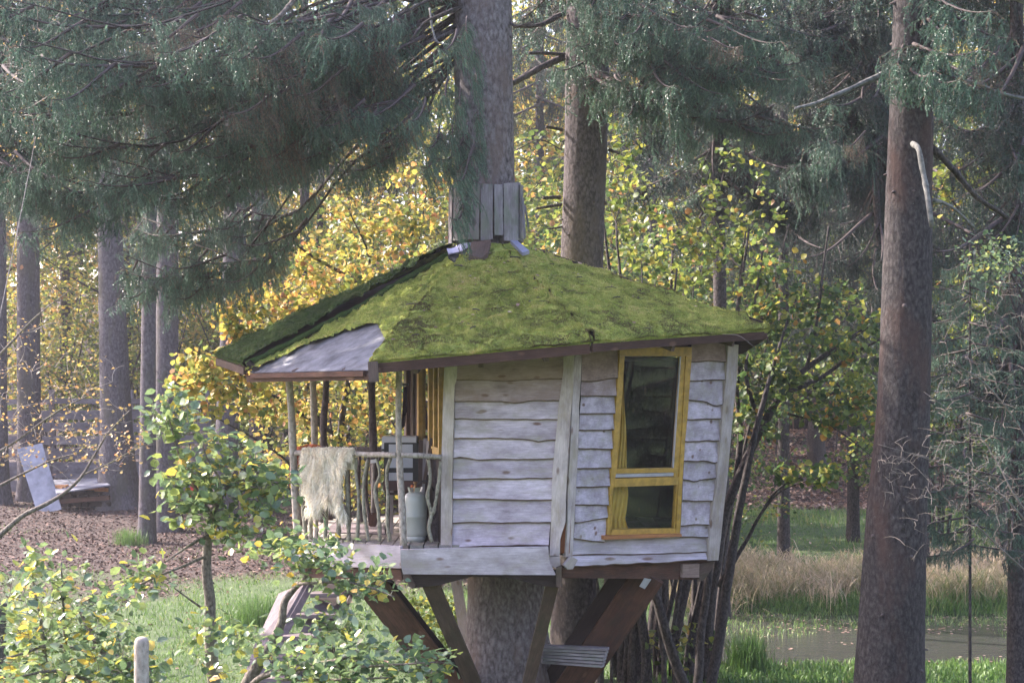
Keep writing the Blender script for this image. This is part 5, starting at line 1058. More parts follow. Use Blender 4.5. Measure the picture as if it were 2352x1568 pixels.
# the thin drape hanging in front of the roof and the collar
for (u, v, d, L) in ((1018, 560, 15.4, .6), (1026, 470, 15.5, .9), (1000, 420, 15.8, .8), (950, 440, 16, .9)):
    q = P(u, v - 60, d); add_bough(T1, q + np.array([.25, .5, .35]), q, 'g', .2, 1.2, which=0)
for (u, v, d) in ((560, 130, 15.6), (590, 210, 16), (420, 60, 16.5), (520, 230, 16.4), (700, 260, 17), (840, 300, 16.5), (250, 250, 17), (330, 60, 17), (780, 100, 16.5)) + tuple((random.uniform(150, 900), random.uniform(0, 360), random.uniform(15.8, 18)) for _ in range(18)):
    q = P(u, v, d); add_bough(T1, q + np.array([.5, .2, .25]), q, 'b', .2, 1.1, which=0)
q = P(1704, 110, 17.6); add_bough(T2, q + np.array([-.3, .5, .2]), q, 'b', 0, .6, which=0)
for (u, v, d) in ((2210, 150, 14.3), (2270, 640, 17), (1930, 330, 23), (2090, 830, 17.5)): q = P(u, v, d); add_bough(T13 if v != 150 else T3, q + np.array([.4, .3, .2]), q, 'b', 0, .9, which=0)
# young spruce right of the rusty trunk
YS = thing('young_spruce', 'small bright green young spruce between the rusty trunk and the pale bare twigs', 'tree', tuple(P(2226, 1700, 16.2) * [1, 1, 0]))
yc = lambda v: P(2228, v, 16.2)
add_tube('trunk', [yc(1760), yc(1100), yc(560)], .018, .006, M['bark_dark'], YS, 16, 7)
for i in range(44):
    v = 580 + i * 16; a = i * 2.4; Lb = .25 + .035 * i if i < 16 else .8; r0 = yc(v); add_bough(YS, r0, r0 + np.array([math.cos(a) * Lb, math.sin(a) * Lb, -.02 * Lb - .03]), 'g', 0, .55, which=0)

# ------------------------------------------------------------------ broadleaved trees
def crown_targets(n, c, rad, seed, hollow=.35, low=None):
    r_ = np.random.default_rng(seed); d = nrm(r_.normal(0, 1, (n * 3, 3))); q = d * (hollow + (1 - hollow) * r_.random((n * 3, 1)) ** .5)
    p = np.array(c) + q * np.array(rad); k = fbm(p * .9 + seed, 3, seed) > -.12; p = p[k]
    if low is not None: p = p[p[:, 2] > low]
    return p[:n]
def maple_proto(seed, m_, tint, label, H=13.0, n=620, per=15):
    r_ = np.random.default_rng(seed); sk = [np.array([[0, 0, -.3, .14], [.1 * math.sin(seed), .1, H * .35, .11], [.15, -.1, H * .7, .06], [.1, 0, H * .93, .02]])]
    for i in range(9):
        z = H * (.14 + .08 * i); a = i * 2.4 + seed; L = H * .21 * (1 - .05 * i); b = np.array([.1, 0, z]); e = b + np.array([math.cos(a) * L, math.sin(a) * L, L * .55])
        sk.append(np.array([[*b, .045], [*((b + e) / 2 + [0, 0, -.1]), .03], [*e, .012]]))
    tg = crown_targets(n, (0, 0, H * .54), (H * .28, H * .28, H * .50), seed, .1)
    return leafy('maple_tree', label, 'tree', (0, 0, 0), sk, tg, per, (.075, .125), m_, M['bark_dark'], tint, .45, .02, .006, spread=.16, sides=6, seed=seed, group='autumn trees filling the background')
def hazel_proto(seed, m_, tint, label, H=5.5, n=520, per=13, stems=9, group='hazel bushes behind the tree house'):
    r_ = np.random.default_rng(seed); sk = []
    for i in range(stems):
        a = i * 2.4 + seed; L = H * r_.uniform(.5, 1.0); o_ = r_.uniform(.12, .34) * H; b = np.array([math.cos(a) * .18, math.sin(a) * .18, -.1]); m1 = b + [math.cos(a) * o_ * .3, math.sin(a) * o_ * .3, L * .5]; e = b + [math.cos(a) * o_, math.sin(a) * o_, L]
        sk.append(np.array([[*b, .035], [*m1, .026], [*e, .010]]))
    tg = crown_targets(n, (0, 0, H * .58), (H * .42, H * .42, H * .50), seed, .15, .35)
    return leafy('hazel_bush', label, 'bush', (0, 0, 0), sk, tg, per, (.06, .10), m_, M['bark_dark'], tint, .45, .012, .004, spread=.10, sides=6, seed=seed, group=group)
gm, gh_ = 'autumn trees filling the background', 'hazel bushes behind the tree house'
mp = [maple_proto(21, M['leaf_mixed'], (.52, .22), 'tall yellow leaved tree in the wood behind the tree house'), maple_proto(22, M['leaf_mixed'], (.45, .24), 'tall yellow leaved tree in the wood behind the tree house')]
hz = [hazel_proto(31, M['leaf_mixed'], (.50, .24), 'yellow green hazel bush behind the tree house'), hazel_proto(32, M['leaf_green'], (.5, .25), 'yellow green hazel bush behind the tree house')]
def put(protos, used, j, x, y, rz, s, label=None, mm=None, g=None):
    o = protos[j]
    if j in used: o = copy_tree(o, (x, y, gz(x, y) - .05), rz, (s, s, s), label, mm, g)
    else:
        used.add(j); o.matrix_basis = Matrix.Translation((x, y, gz(x, y) - .05)) @ Matrix.Rotation(rz, 4, 'Z') @ Matrix.Diagonal((s, s, s, 1))
        if mm:
            for ch in o.children:
                if ch.name.startswith('foliage'): ch.material_slots[0].link = 'OBJECT'; ch.material_slots[0].material = mm
        if label: o['label'] = label
        if g: o['group'] = g
    return o
um, uh = set(), set(); i = 0
for row, (y, n, w_) in enumerate(((50, 8, 15.5), (59, 9, 19), (70, 10, 23))):
    for k in range(n):
        x = -w_ + 2 * w_ * (k + .5) / n + random.uniform(-.9, .9); yy = y + random.uniform(-1.6, 1.6)
        put(mp, um, i % 2, x, yy, random.uniform(0, 6), random.uniform(.95, 1.25) * (1 + .12 * row), 'tall autumn tree in the wood behind the clearing', M['leaf_orange'] if x < -3.5 and (i % 3 == 0) else (M['leaf_green'] if x > 3 and i % 3 == 0 else None), gm); i += 1
hs = [(-9.8, 50, 'm', 'yellow hazel bush behind the board fence at the far left', 1.15), (-7.2, 50.5, 'm', 'yellow hazel bush behind the fence beside the broad mossy trunk', 1.15), (-5.0, 44.5, 'm', 'yellow green hazel bush behind the trunk among the orange leaves', 1.2), (-2.8, 44, 'm', 'yellow hazel bush seen past the left posts of the deck', 1.2),
      (-3.0, 33.0, 'o', 'golden hazel bush rising behind the left roof edge', 1.0), (-.9, 31.5, 'm', 'yellow green hazel bush behind the deck posts', 1.0), (.6, 36, 'm', 'yellow hazel bush between the two big trunks', 1.4), (2.2, 31.5, 'g', 'green hazel bush behind the right half of the roof', 1.15),
      (8.0, 58.5, 'g', 'green and yellow hazel bush right of the roof tip', 1.7), (11.5, 60.5, 'm', 'yellow hazel bush behind the dark drooping spruce', 1.8), (8.6, 37, 'g', 'green hazel bush beyond the bare twigs at the right', 1.15), (11.6, 42, 'g', 'green hazel bush at the far right edge', 1.2), (-12.8, 51.5, 'm', 'yellow hazel bush at the left edge behind the fence', 1.2),
      (1.2, 42, 'm', 'tall yellow hazel bush far behind the roof ridge', 1.5), (9.8, 62.5, 'm', 'tall yellow bush standing above the leaf covered slope', 1.9), (2.9, 28.5, 'g', 'leafy green hazel bush close behind the right eave', .8), (-1.2, 40, 'm', 'yellow bush far behind the left roof face', 1.4)]
for i, (x, y, c, lb, s) in enumerate(hs): put(hz, uh, i % 2, x, y, i * 1.7, s, lb, {'o': M['leaf_orange'], 'm': M['leaf_mixed'], 'g': M['leaf_green']}[c], gh_)
for k, (u, y, v0, lb) in enumerate(((1800, 33, 560, 'dark spruce standing among the hazels right of the roof'), (2120, 30, 700, 'dark spruce behind the rusty trunk'), (1960, 38, 440, 'dark spruce far behind the drooping one'), (1240, 47, 250, 'dark spruce far between the two big trunks'), (700, 46, 380, 'spruce far behind the orange leaves above the left roof edge'), (150, 52, 520, 'spruce far behind the left trunks and the fence'), (1500, 40, 380, 'dark spruce far behind the middle of the roof'), (2300, 34, 900, 'dark spruce behind the bare twigs at the right edge'))):
    T, cf = spruce(lb, [(u, -600, y, 6), (u, 500, y, 11), (u, 1120 if y > 36 else 1280, y, 14)], M['bark_dark'], 60 + k, 0)
    zt = P(u, -60, y)[2] + 1; z0 = P(u, v0, y)[2]; crown(T, cf, z0, zt, int((zt - z0) * 5), 2.7, 1.7, 'fd', k)
# far wood that reads as one mass
N = 60000; x = rng.uniform(-50, 50, N); y = rng.uniform(84, 100, N); z = gh(x, y) + 27 * rng.random(N) ** .85; p = np.stack([x, y, z], -1); k = fbm(p * .22, 3, 4) > -.35; p = p[k]; N = len(p)
V, Fq = leaves_geo(p, rand_dir(N, -.3), rng.normal(0, .8, (N, 3)) + [0, 0, .8], rng.uniform(.28, .55, N), .45)
o = link('far_wood', mesh_np('far_wood', V, Fq, [M['leaf_mixed']], False, np.repeat(np.clip(.35 + .5 * fbm(p * .3, 3, 8) + rng.normal(0, .15, N), 0, 1), 2)), stuff=True); o['label'] = 'far yellow and green wood closing the view behind all the trees'
# wood on the other side of the clearing, behind the camera (mirrored in the window)
N = 60000; x = rng.uniform(-10, 52, N); y = rng.uniform(-34, -22, N); p = np.stack([x, y, 15 * rng.random(N) ** .9], -1); k = fbm(p * [.28, .28, .2], 3, 77) > -.08; p = p[k]; N = len(p)
V, Fq = leaves_geo(p, rand_dir(N, -.4), rng.normal(0, .8, (N, 3)) + [0, 0, .8], rng.uniform(.3, .7, N), .3)
o = link('wood_behind', mesh_np('wood_behind', V, Fq, [M['needle_dark']], False, np.repeat(np.clip(rng.normal(.45, .2, N), 0, .8), 2)), stuff=True); o['label'] = 'dark wood across the clearing that the window mirrors'

# ------------------------------------------------------------------ near broadleaved plants, traced limb by limb
def sk(rows): return np.array([[*P(u, v, d), r] for u, v, d, r in rows])
def blob(n, u, v, d, ru, rv, rd, seed, keep=None):
    r_ = np.random.default_rng(seed); q = nrm(r_.normal(0, 1, (n, 3))) * r_.random((n, 1)) ** .4
    return P_arr(u + q[:, 0] * ru, v + q[:, 1] * rv, d + q[:, 2] * rd)
def P_arr(u, v, d): return np.stack([(u - U0) / F * d, d, HC + (V0 - v) / F * d], -1)
# hazel with orange leaves right behind the left end of the house
s_ = [sk([(760, 1500, 22.5, .05), (770, 1100, 22.5, .045), (810, 800, 22.3, .035), (832, 660, 22.2, .028), (790, 630, 22.0, .022), (720, 590, 21.8, .018), (660, 540, 21.6, .010), (640, 515, 21.5, .006)]),
      sk([(770, 1100, 22.5, .03), (690, 850, 22, .02), (600, 700, 21.6, .010), (560, 640, 21.4, .006)]), sk([(775, 1000, 22.5, .03), (660, 930, 21.6, .018), (540, 850, 21.2, .010), (450, 790, 21, .006)]), sk([(775, 1050, 22.6, .03), (880, 800, 22.8, .02), (960, 560, 23, .010), (980, 440, 23, .006)]),
      sk([(770, 1200, 22.4, .03), (650, 1050, 21.4, .014), (500, 960, 21, .008), (390, 900, 20.8, .005)]), sk([(812, 800, 22.3, .02), (850, 600, 22.2, .014), (800, 480, 22, .008)])]
tg = np.concatenate([blob(120, 680, 690, 21.6, 200, 110, .9, 1), blob(90, 830, 560, 22.3, 170, 130, .9, 2), blob(80, 560, 900, 21, 190, 70, .7, 3), blob(60, 480, 850, 21, 90, 50, .5, 4), blob(60, 760, 930, 22.2, 150, 150, .6, 5), blob(40, 960, 480, 22.8, 90, 110, .5, 6), blob(40, 560, 720, 21.3, 70, 60, .4, 7), blob(40, 870, 900, 22.6, 90, 140, .6, 8)])
leafy('hazel_tree', 'orange and yellow leaved hazel tree filling the gap behind the left roof slope', 'tree', tuple(P(760, 1500, 22.5) * [1, 1, 0]), s_, tg, 10, (.045, .10), M['leaf_orange'], M['bark_dark'], (.46, .27), .46, .010, .003, 260, 'orange', seed=3, sides=7, spread=.05, flat=.9, droop=-.45)
# leaning dark multi-stem tree right of the house, green and yellow leaves
s_ = [sk([(1612, 1640, 20.6, .085), (1622, 1500, 20.6, .075), (1640, 1320, 20.6, .062), (1668, 1180, 20.7, .056), (1712, 1060, 20.8, .052), (1752, 978, 20.9, .048), (1800, 900, 21, .040), (1850, 848, 21.1, .034), (1935, 790, 21.2, .028), (2040, 720, 21.4, .018), (2110, 680, 21.5, .010)]),
      sk([(1752, 978, 20.9, .03), (1720, 900, 20.8, .026), (1712, 850, 20.8, .022), (1740, 760, 20.9, .014), (1770, 650, 21, .008)]), sk([(1800, 905, 21, .03), (1880, 870, 21.2, .026), (1960, 812, 21.4, .02), (2040, 770, 21.6, .012)]),
      sk([(1852, 848, 21.1, .022), (1872, 760, 21.1, .018), (1888, 640, 21.2, .014), (1905, 520, 21.3, .010)]), sk([(1650, 1345, 20.5, .03), (1690, 1280, 20.4, .025), (1745, 1185, 20.3, .018), (1790, 1120, 20.2, .012), (1840, 1096, 20.1, .006)]), sk([(1745, 1185, 20.3, .010), (1790, 1130, 20.2, .008), (1850, 1105, 20.1, .004)]),
      sk([(1690, 1110, 20.8, .04), (1700, 1000, 20.9, .035), (1692, 880, 21, .028), (1720, 760, 21, .02), (1755, 560, 21, .012)]), sk([(1810, 950, 21, .014), (1900, 975, 20.8, .010), (1980, 1030, 20.7, .006), (2015, 1060, 20.6, .004)])]
tg = np.concatenate([blob(70, 1860, 930, 20.9, 160, 60, .7, 11), blob(130, 1900, 760, 21.2, 170, 130, .8, 12), blob(90, 1740, 850, 20.8, 90, 180, .6, 13), blob(40, 1760, 640, 21, 140, 120, .7, 14), blob(30, 1860, 1090, 20.2, 100, 30, .3, 15), blob(30, 1980, 930, 20.9, 60, 90, .5, 16)])
leafy('hazel_tree', 'dark forked hazel tree leaning right from behind the house corner', 'tree', tuple(P(1612, 1640, 20.6) * [1, 1, 0]), s_, tg, 8, (.045, .10), M['leaf_green'], M['bark_dark'], (.55, .24), .46, .010, .003, 220, 'green', seed=4, sides=8, flat=.9, droop=-.4)
# crowded dark stems under and behind the house
r_ = np.random.default_rng(5); s_ = []
for i in range(46):
    u = 1378 + i * 5.6 + r_.uniform(-6, 6); d = r_.uniform(20.2, 23.0); le_ = (u - 1500) * .30 + r_.uniform(-60, 60); rr = r_.uniform(.022, .068); w_ = r_.uniform(-14, 14); vt = r_.uniform(640, 1120) if i % 4 else r_.uniform(420, 620); g_ = (1640 - vt) / 1000
    s_.append(sk([(u, 1665, d, rr), (u + le_ * .3 + w_, 1480, d, rr * .92), (u + le_ * .75 - w_, 1260, d + .1, rr * .78), (u + le_ * 1.3 * g_ + w_, (1260 + vt) / 2, d + .2, rr * .55), (u + le_ * 2.1 * g_ + r_.uniform(-40, 40), vt, d + .4, rr * .2)]))
s_.append(sk([(1608, 1650, 20.0, .07), (1560, 1540, 19.9, .062), (1520, 1420, 19.8, .055), (1500, 1340, 19.8, .05)])); s_.append(sk([(1598, 1650, 19.6, .055), (1606, 1500, 19.6, .05), (1628, 1330, 19.6, .04), (1640, 1200, 19.7, .03)]))
tg = np.concatenate([blob(60, 1540, 600, 22, 150, 120, .8, 21), blob(60, 1680, 500, 22, 150, 200, .8, 22), blob(30, 1430, 420, 22, 60, 200, .6, 23), blob(16, 1550, 1500, 20.6, 110, 60, .6, 24)])
leafy('hazel_thicket', 'crowd of dark upright hazel stems behind the struts under the house', 'bush', tuple(P(1500, 1640, 21.5) * [1, 1, 0]), s_, tg, 8, (.06, .10), M['leaf_mixed'], M['bark_dark'], (.45, .25), .46, .010, .003, seed=5, sides=7, flat=.9)
# low green and yellow bush seen between the struts
leafy('low_bush', 'low yellow green bush seen between the struts left of the big trunk', 'bush', tuple(P(1010, 1560, 22) * [1, 1, 0]), [sk([(1040, 1620, 22, .02), (1010, 1500, 22, .014), (960, 1400, 22, .008)]), sk([(1045, 1620, 22, .02), (1060, 1480, 22, .012), (1040, 1380, 22, .006)]), sk([(1035, 1620, 22, .015), (985, 1520, 21.8, .010), (940, 1450, 21.6, .005)])],
      np.concatenate([blob(60, 990, 1420, 22, 80, 60, .5, 31), blob(40, 1040, 1450, 22, 40, 90, .4, 32)]), 10, (.045, .075), M['leaf_mixed'], M['bark_dark'], (.45, .2), .44, .006, .002, seed=6)
# apple trees in front, lower left
s_ = [sk([(380, 1700, 9.8, .035), (340, 1570, 9.8, .030), (305, 1535, 9.8, .026), (270, 1512, 9.8, .024), (228, 1489, 9.8, .020), (214, 1460, 9.8, .016), (194, 1422, 9.9, .011), (178, 1390, 10, .006)]),
      sk([(228, 1489, 9.8, .012), (170, 1488, 9.7, .010), (112, 1480, 9.6, .009), (60, 1498, 9.5, .007), (-20, 1520, 9.4, .004)]), sk([(200, 1560, 9.7, .01), (120, 1540, 9.5, .008), (20, 1560, 9.4, .004)]),
      sk([(130, 1700, 9.6, .02), (110, 1560, 9.7, .016), (95, 1440, 9.8, .011), (78, 1330, 9.9, .006), (74, 1270, 9.9, .004)]), sk([(150, 1700, 9.9, .016), (148, 1500, 10, .012), (146, 1380, 10, .007), (143, 1290, 10, .004)]), sk([(300, 1700, 9.6, .02), (250, 1600, 9.5, .014), (200, 1560, 9.6, .01)])]
tg = np.concatenate([blob(130, 170, 1470, 9.8, 190, 120, .6, 41), blob(60, 60, 1420, 9.8, 110, 120, .5, 42), blob(14, 78, 1290, 9.9, 22, 50, .15, 43), blob(14, 145, 1310, 10, 25, 55, .15, 44), blob(50, 280, 1530, 9.6, 120, 70, .4, 45), blob(40, 60, 1560, 9.5, 120, 60, .4, 46), blob(20, 270, 1375, 9.9, 60, 40, .3, 47)])
leafy('apple_tree', 'shining green leaved apple tree in the lower left corner behind the rounded post', 'tree', tuple(P(380, 1700, 9.8) * [1, 1, 0]), s_, tg, 4, (.032, .074), M['leaf_apple'], M['bark_apple'], (.46, .26), .36, .006, .002, 290, 'apple', seed=7, sides=8, spread=.045, droop=.0, flat=.55, twig_mat=M['bark_apple'], t0=.15)
s_ = [sk([(520, 1720, 11.2, .045), (552, 1600, 11.2, .040), (588, 1531, 11.2, .036), (623, 1478, 11.2, .031), (647, 1430, 11.2, .026), (656, 1381, 11.2, .022), (678, 1352, 11.2, .018), (700, 1330, 11.1, .013), (722, 1290, 11.1, .009), (742, 1255, 11, .006), (760, 1220, 11, .004)]),
      sk([(690, 1340, 11.1, .010), (738, 1338, 11, .008), (786, 1336, 10.9, .007), (850, 1348, 10.8, .006), (909, 1370, 10.7, .004)]), sk([(560, 1590, 11.1, .022), (595, 1556, 11, .019), (640, 1543, 10.9, .017), (695, 1534, 10.8, .015), (735, 1523, 10.8, .013), (785, 1512, 10.7, .010), (820, 1497, 10.7, .006)]),
      sk([(735, 1523, 10.8, .012), (820, 1530, 10.6, .009), (920, 1525, 10.5, .007), (1000, 1520, 10.4, .004)]), sk([(650, 1560, 10.9, .010), (780, 1560, 10.7, .008), (900, 1555, 10.5, .005)])]
tg = np.concatenate([blob(50, 740, 1270, 11, 90, 50, .3, 51), blob(50, 820, 1340, 10.9, 120, 45, .3, 52), blob(50, 770, 1440, 11.3, 100, 60, .2, 53), blob(150, 800, 1520, 10.7, 240, 60, .4, 54), blob(14, 560, 1480, 11.1, 60, 50, .3, 55), blob(26, 980, 1535, 10.5, 80, 22, .2, 56), blob(26, 640, 1270, 11.1, 90, 40, .3, 57)])
leafy('apple_tree', 'apple tree with mossy crooked stem in front of the wooden steps', 'tree', tuple(P(520, 1720, 11.2) * [1, 1, 0]), s_, tg, 4, (.038, .078), M['leaf_apple'], M['bark_apple'], (.42, .26), .36, .006, .002, 290, 'apple', seed=8, sides=8, spread=.045, droop=.0, flat=.6, twig_mat=M['bark_apple'], t0=.15)
s_ = [sk([(500, 1700, 12.2, .05), (492, 1560, 12.2, .046), (484, 1409, 12.2, .038), (474, 1276, 12.2, .032), (480, 1200, 12.2, .026), (500, 1150, 12.1, .02), (520, 1120, 12.1, .012), (560, 1100, 12, .007)]), sk([(486, 1190, 12.2, .016), (450, 1120, 12.2, .011), (410, 1040, 12.2, .007), (390, 960, 12.2, .004)]),
      sk([(474, 1276, 12.2, .012), (420, 1300, 12.0, .009), (345, 1330, 11.8, .007), (290, 1360, 11.6, .004)]), sk([(478, 1230, 12.2, .014), (440, 1250, 12, .009), (380, 1290, 11.9, .005)]), sk([(520, 1120, 12.1, .008), (480, 1060, 12.1, .006), (460, 1000, 12.1, .004)]), sk([(484, 1409, 12.2, .010), (440, 1380, 12, .007), (400, 1350, 11.9, .004)])]
tg = np.concatenate([blob(120, 500, 1080, 12.1, 150, 80, .5, 61), blob(50, 400, 960, 12.2, 70, 70, .3, 62), blob(50, 600, 1130, 12, 90, 60, .3, 63), blob(40, 420, 1150, 12.1, 70, 60, .3, 64), blob(40, 530, 1200, 12, 90, 50, .3, 65), blob(24, 330, 1320, 11.8, 60, 40, .2, 66), blob(34, 500, 1480, 11.9, 110, 80, .3, 67), blob(24, 620, 1230, 11.8, 60, 50, .3, 68)])
leafy('apple_tree', 'slender apple sapling with glossy leaves standing left of the sheepskin', 'tree', tuple(P(500, 1700, 12.2) * [1, 1, 0]), s_, tg, 4, (.05, .088), M['leaf_apple'], M['bark_apple'], (.42, .25), .38, .006, .002, 290, 'apple', seed=9, sides=8, spread=.045, droop=.0, flat=.6, twig_mat=M['bark_apple'], t0=.15)
# bare branch with small orange leaves, left
s_ = [sk([(-160, 1480, 12.5, .05), (-60, 1310, 12.5, .026), (0, 1232, 12.5, .020), (60, 1180, 12.5, .017), (105, 1158, 12.5, .015), (150, 1130, 12.5, .012), (190, 1090, 12.5, .010), (215, 1050, 12.5, .008), (245, 1000, 12.5, .006), (300, 940, 12.5, .004)]), sk([(-160, 1480, 12.6, .03), (-60, 1150, 12.8, .014), (20, 1105, 12.8, .010), (110, 1060, 12.8, .007), (200, 1035, 12.7, .004)]),
      sk([(-160, 1480, 12.6, .03), (-70, 1080, 13, .012), (40, 1010, 13, .009), (140, 940, 13, .006), (220, 900, 13, .004)]), sk([(-160, 1480, 12.7, .03), (-80, 900, 13.2, .012), (20, 790, 13.2, .009), (90, 720, 13.2, .006), (170, 660, 13.2, .003)]), sk([(190, 1090, 12.5, .006), (260, 1060, 12.4, .005), (330, 1020, 12.4, .003)])]
tg = np.concatenate([blob(150, 130, 1000, 12.8, 230, 110, .5, 71), blob(90, 90, 850, 13, 200, 130, .5, 72), blob(50, 260, 1010, 12.5, 110, 80, .3, 73), blob(80, 60, 160, 16.5, 130, 260, .8, 74)])
leafy('birch_sapling', 'nearly bare twiggy branches with tiny orange leaves reaching in from the left', 'tree', tuple(P(-160, 1480, 12.6) * [1, 1, 0]), s_, tg, 2, (.014, .032), M['leaf_small'], M['bark_apple'], (.5, .3), .4, .0045, .0014, seed=10, sides=7, spread=.02, twig_mat=M['pole'])
# pale bare twigs on the right
s_ = [sk([(2560, 1500, 12.5, 0.0074), (2450, 1200, 12.5, 0.0050), (2352, 1000, 12.5, 0.0037), (2260, 880, 12.4, 0.0050), (2180, 830, 12.3, 0.0025)]), sk([(2560, 1500, 12.6, 0.0062), (2420, 950, 12.6, 0.0043), (2330, 760, 12.6, 0.0031), (2230, 680, 12.5, 0.0037), (2160, 660, 12.4, 0.0019)]), sk([(2560, 1500, 12.4, 0.0093), (2400, 1250, 12.3, 0.0056), (2280, 1120, 12.2, 0.0062), (2150, 1060, 12.1, 0.0037), (2020, 1020, 12, 0.0019)]),
      sk([(2560, 1500, 12.4, 0.0093), (2400, 1350, 12.2, 0.0056), (2280, 1240, 12.1, 0.0056), (2180, 1150, 12, 0.0031), (2090, 1060, 12, 0.0019)]), sk([(2480, 1300, 12.5, 0.0124), (2340, 1150, 12.4, 0.0062), (2250, 1000, 12.4, 0.0037), (2120, 900, 12.3, 0.0019)]), sk([(2560, 1500, 12.4, 0.0093), (2440, 1000, 12.8, 0.0056), (2350, 620, 12.8, 0.0050), (2280, 560, 12.7, 0.0019)])]
tg = np.concatenate([blob(260, 2190, 1080, 12.2, 190, 110, .4, 81), blob(190, 2280, 760, 12.5, 140, 180, .4, 82), blob(120, 2300, 1180, 12.3, 140, 120, .4, 83), blob(50, 2120, 1180, 12, 110, 130, .3, 84), blob(70, 2240, 930, 12.4, 130, 90, .3, 85)])
leafy('bare_shrub', 'tangle of pale bare twigs in front of the rusty trunk at the right', 'bush', tuple(P(2560, 1500, 12.5) * [1, 1, 0]), s_, tg, 0, (.02, .03), M['leaf_small'], M['twig_pale'], tw0=.0036, tw1=.0017, kink=.035, seed=11, sides=6, twig_mat=M['twig_pale'])
s_ = [sk([(2400, 1300, 15.5, .02), (2380, 900, 15.5, .015), (2330, 640, 15.5, .010), (2270, 580, 15.4, .005)]), sk([(2400, 1300, 15.5, .02), (2360, 800, 15.6, .012), (2300, 620, 15.6, .006)])]
leafy('elder_bush', 'pale grey green leaved bush above the bare twigs at the right edge', 'bush', tuple(P(2400, 1640, 15.5) * [1, 1, 0]), s_, blob(130, 2300, 600, 15.4, 130, 70, .6, 91), 4, (.03, .06), M['leaf_apple'], M['bark_dark'], (.38, .24), .32, .006, .002, seed=12)
# small leaves sunlit in the upper right beyond the trunk
leafy('hazel_tree', 'yellow leaved hazel branch behind the rusty trunk at the right', 'tree', tuple(P(2420, 1560, 21) * [1, 1, 0]), [sk([(2420, 1560, 21, .05), (2380, 900, 21, .035), (2280, 600, 21, .02), (2180, 450, 21, .008)])], np.concatenate([blob(50, 2230, 420, 21, 110, 70, .6, 95), blob(60, 2280, 700, 21.4, 130, 160, .6, 96)]), 8, (.06, .10), M['leaf_mixed'], M['bark_dark'], (.5, .25), .46, .008, .003, seed=13)

# ------------------------------------------------------------------ fence, firewood, post and the rest on the ground
fe = thing('board_fence', 'old grey horizontal board fence between the left trunks', 'fence', tuple(P(200, 1150, 47) * [1, 1, 0] + [0, 0, gz(-11, 47)]))
for i, (v0, v1) in enumerate(((916, 928), (942, 963), (970, 989.5), (1001, 1020), (1029.5, 1054), (1060, 1097), (1102, 1128))):
    for (ua, ub) in ((-60, 118), (120, 300), (302, 480)):
        dv = random.uniform(-2, 2); a, b = P(ua + random.uniform(-3, 3), (v0 + v1) / 2 + dv, 47), P(ub - 1, (v0 + v1) / 2 + random.uniform(-2, 2), 47); plank('board', a, b, (v1 - v0) / F * 47, .03, (0, 0, 1), M['fence'], fe)
for u in (-58, 119, 301, 478): plank('post', P(u, 895, 47.12), P(u, 1165, 47.12), .12, .12, (1, 0, 0), M['fence'], fe)
bd = prism('zinc_sheet', [P(39, 1030.5, 44.4), P(96, 1017, 44.4), P(141.5, 1169, 43.6), P(87, 1182, 43.6)], (0, .04, 0), M['zinc']); tag(bd, 'grey metal sheet leaning upright against the left trunk', 'sheet')
fw = thing('firewood_stack', 'low stack of split firewood beside the leaning metal sheet', 'firewood', tuple(P(190, 1160, 44) * [1, 1, 0] + [0, 0, gz(-10, 44)]))
for i in range(44):
    u = 135 + (i * 13.7) % 112; v = 1120 + 9.0 * (i % 5) + random.uniform(-2, 2); c = P(u, v, 44.1 + .1 * (i % 3)); a = random.uniform(-.3, .3); L = random.uniform(.25, .45); dr_ = np.array([math.cos(a), math.sin(a) * .6 - .4, random.uniform(-.08, .08)])
    mb = MB(); mb.box(c, dr_ * L, np.array([0, .3, .02]), (0, 0, .09)); mb.build('log', M['log_end'] if i % 5 == 0 else M['dark'], fw)
plank('beam', P(130, 1152, 43.8), P(252, 1142, 43.8), .10, .12, (0, 0, 1), M['strut'], fw)
zs = prism('zinc_cover', [P(121, 1101, 45.2), P(221, 1097, 45.2), P(254, 1112.6, 43.7), P(152, 1128, 43.2), P(129, 1132, 43.3)], (0, 0, -.03), M['zinc']); tag(zs, 'flat metal sheet covering the low firewood stack', 'sheet')
lg = thing('log_pile', 'big brown logs stacked behind the apple sapling left of the deck', 'logs', tuple(P(620, 1150, 40) * [1, 1, 0] + [0, 0, gz(-5, 40)]))
for i, (u0, v0, u1, v1, r) in enumerate(((566, 1082, 668, 1072, .16), (590, 1052, 700, 1046, .10), (560, 1112, 700, 1106, .17), (640, 1082, 760, 1078, .15), (560, 1140, 720, 1138, .18), (690, 1112, 790, 1110, .16))):
    add_tube('log', [P(u0, v0, 40 + .15 * (i % 2)), P((u0 + u1) / 2, (v0 + v1) / 2, 40), P(u1, v1, 39.8)], r, r * .95, M['bark_mid'], lg, 10, 12, .01, i, .05)
rc = thing('fuel_canister', 'red plastic canister with white lettering behind the apple sapling', 'canister', tuple(P(456, 1144, 39.5)))
def fb2(name, u0, v0, u1, v1, d, dep, mt, par): return fbx(name, u0, v0, u1, v1, d, dep, mt, par)
fb2('body', 437, 1112, 473, 1144, 39.5, .2, 'red', rc); fb2('shoulder', 441, 1104, 466, 1112, 39.55, .15, 'red', rc); fb2('cap', 444, 1100, 450, 1104, 39.58, .06, 'black', rc); fb2('label', 447, 1115, 468, 1123, 39.485, .015, 'curtain', rc)
tx = D.curves.new('lettering', 'FONT'); tx.body = 'WALLA'; tx.size = .085; tx.extrude = .004; tx.materials.append(M['white']); t0_ = D.objects.new('text', tx); tme = D.meshes.new_from_object(t0_); D.objects.remove(t0_); tme.materials.clear(); tme.materials.append(M['white']); to = D.objects.new('lettering', tme); COL.objects.link(to)
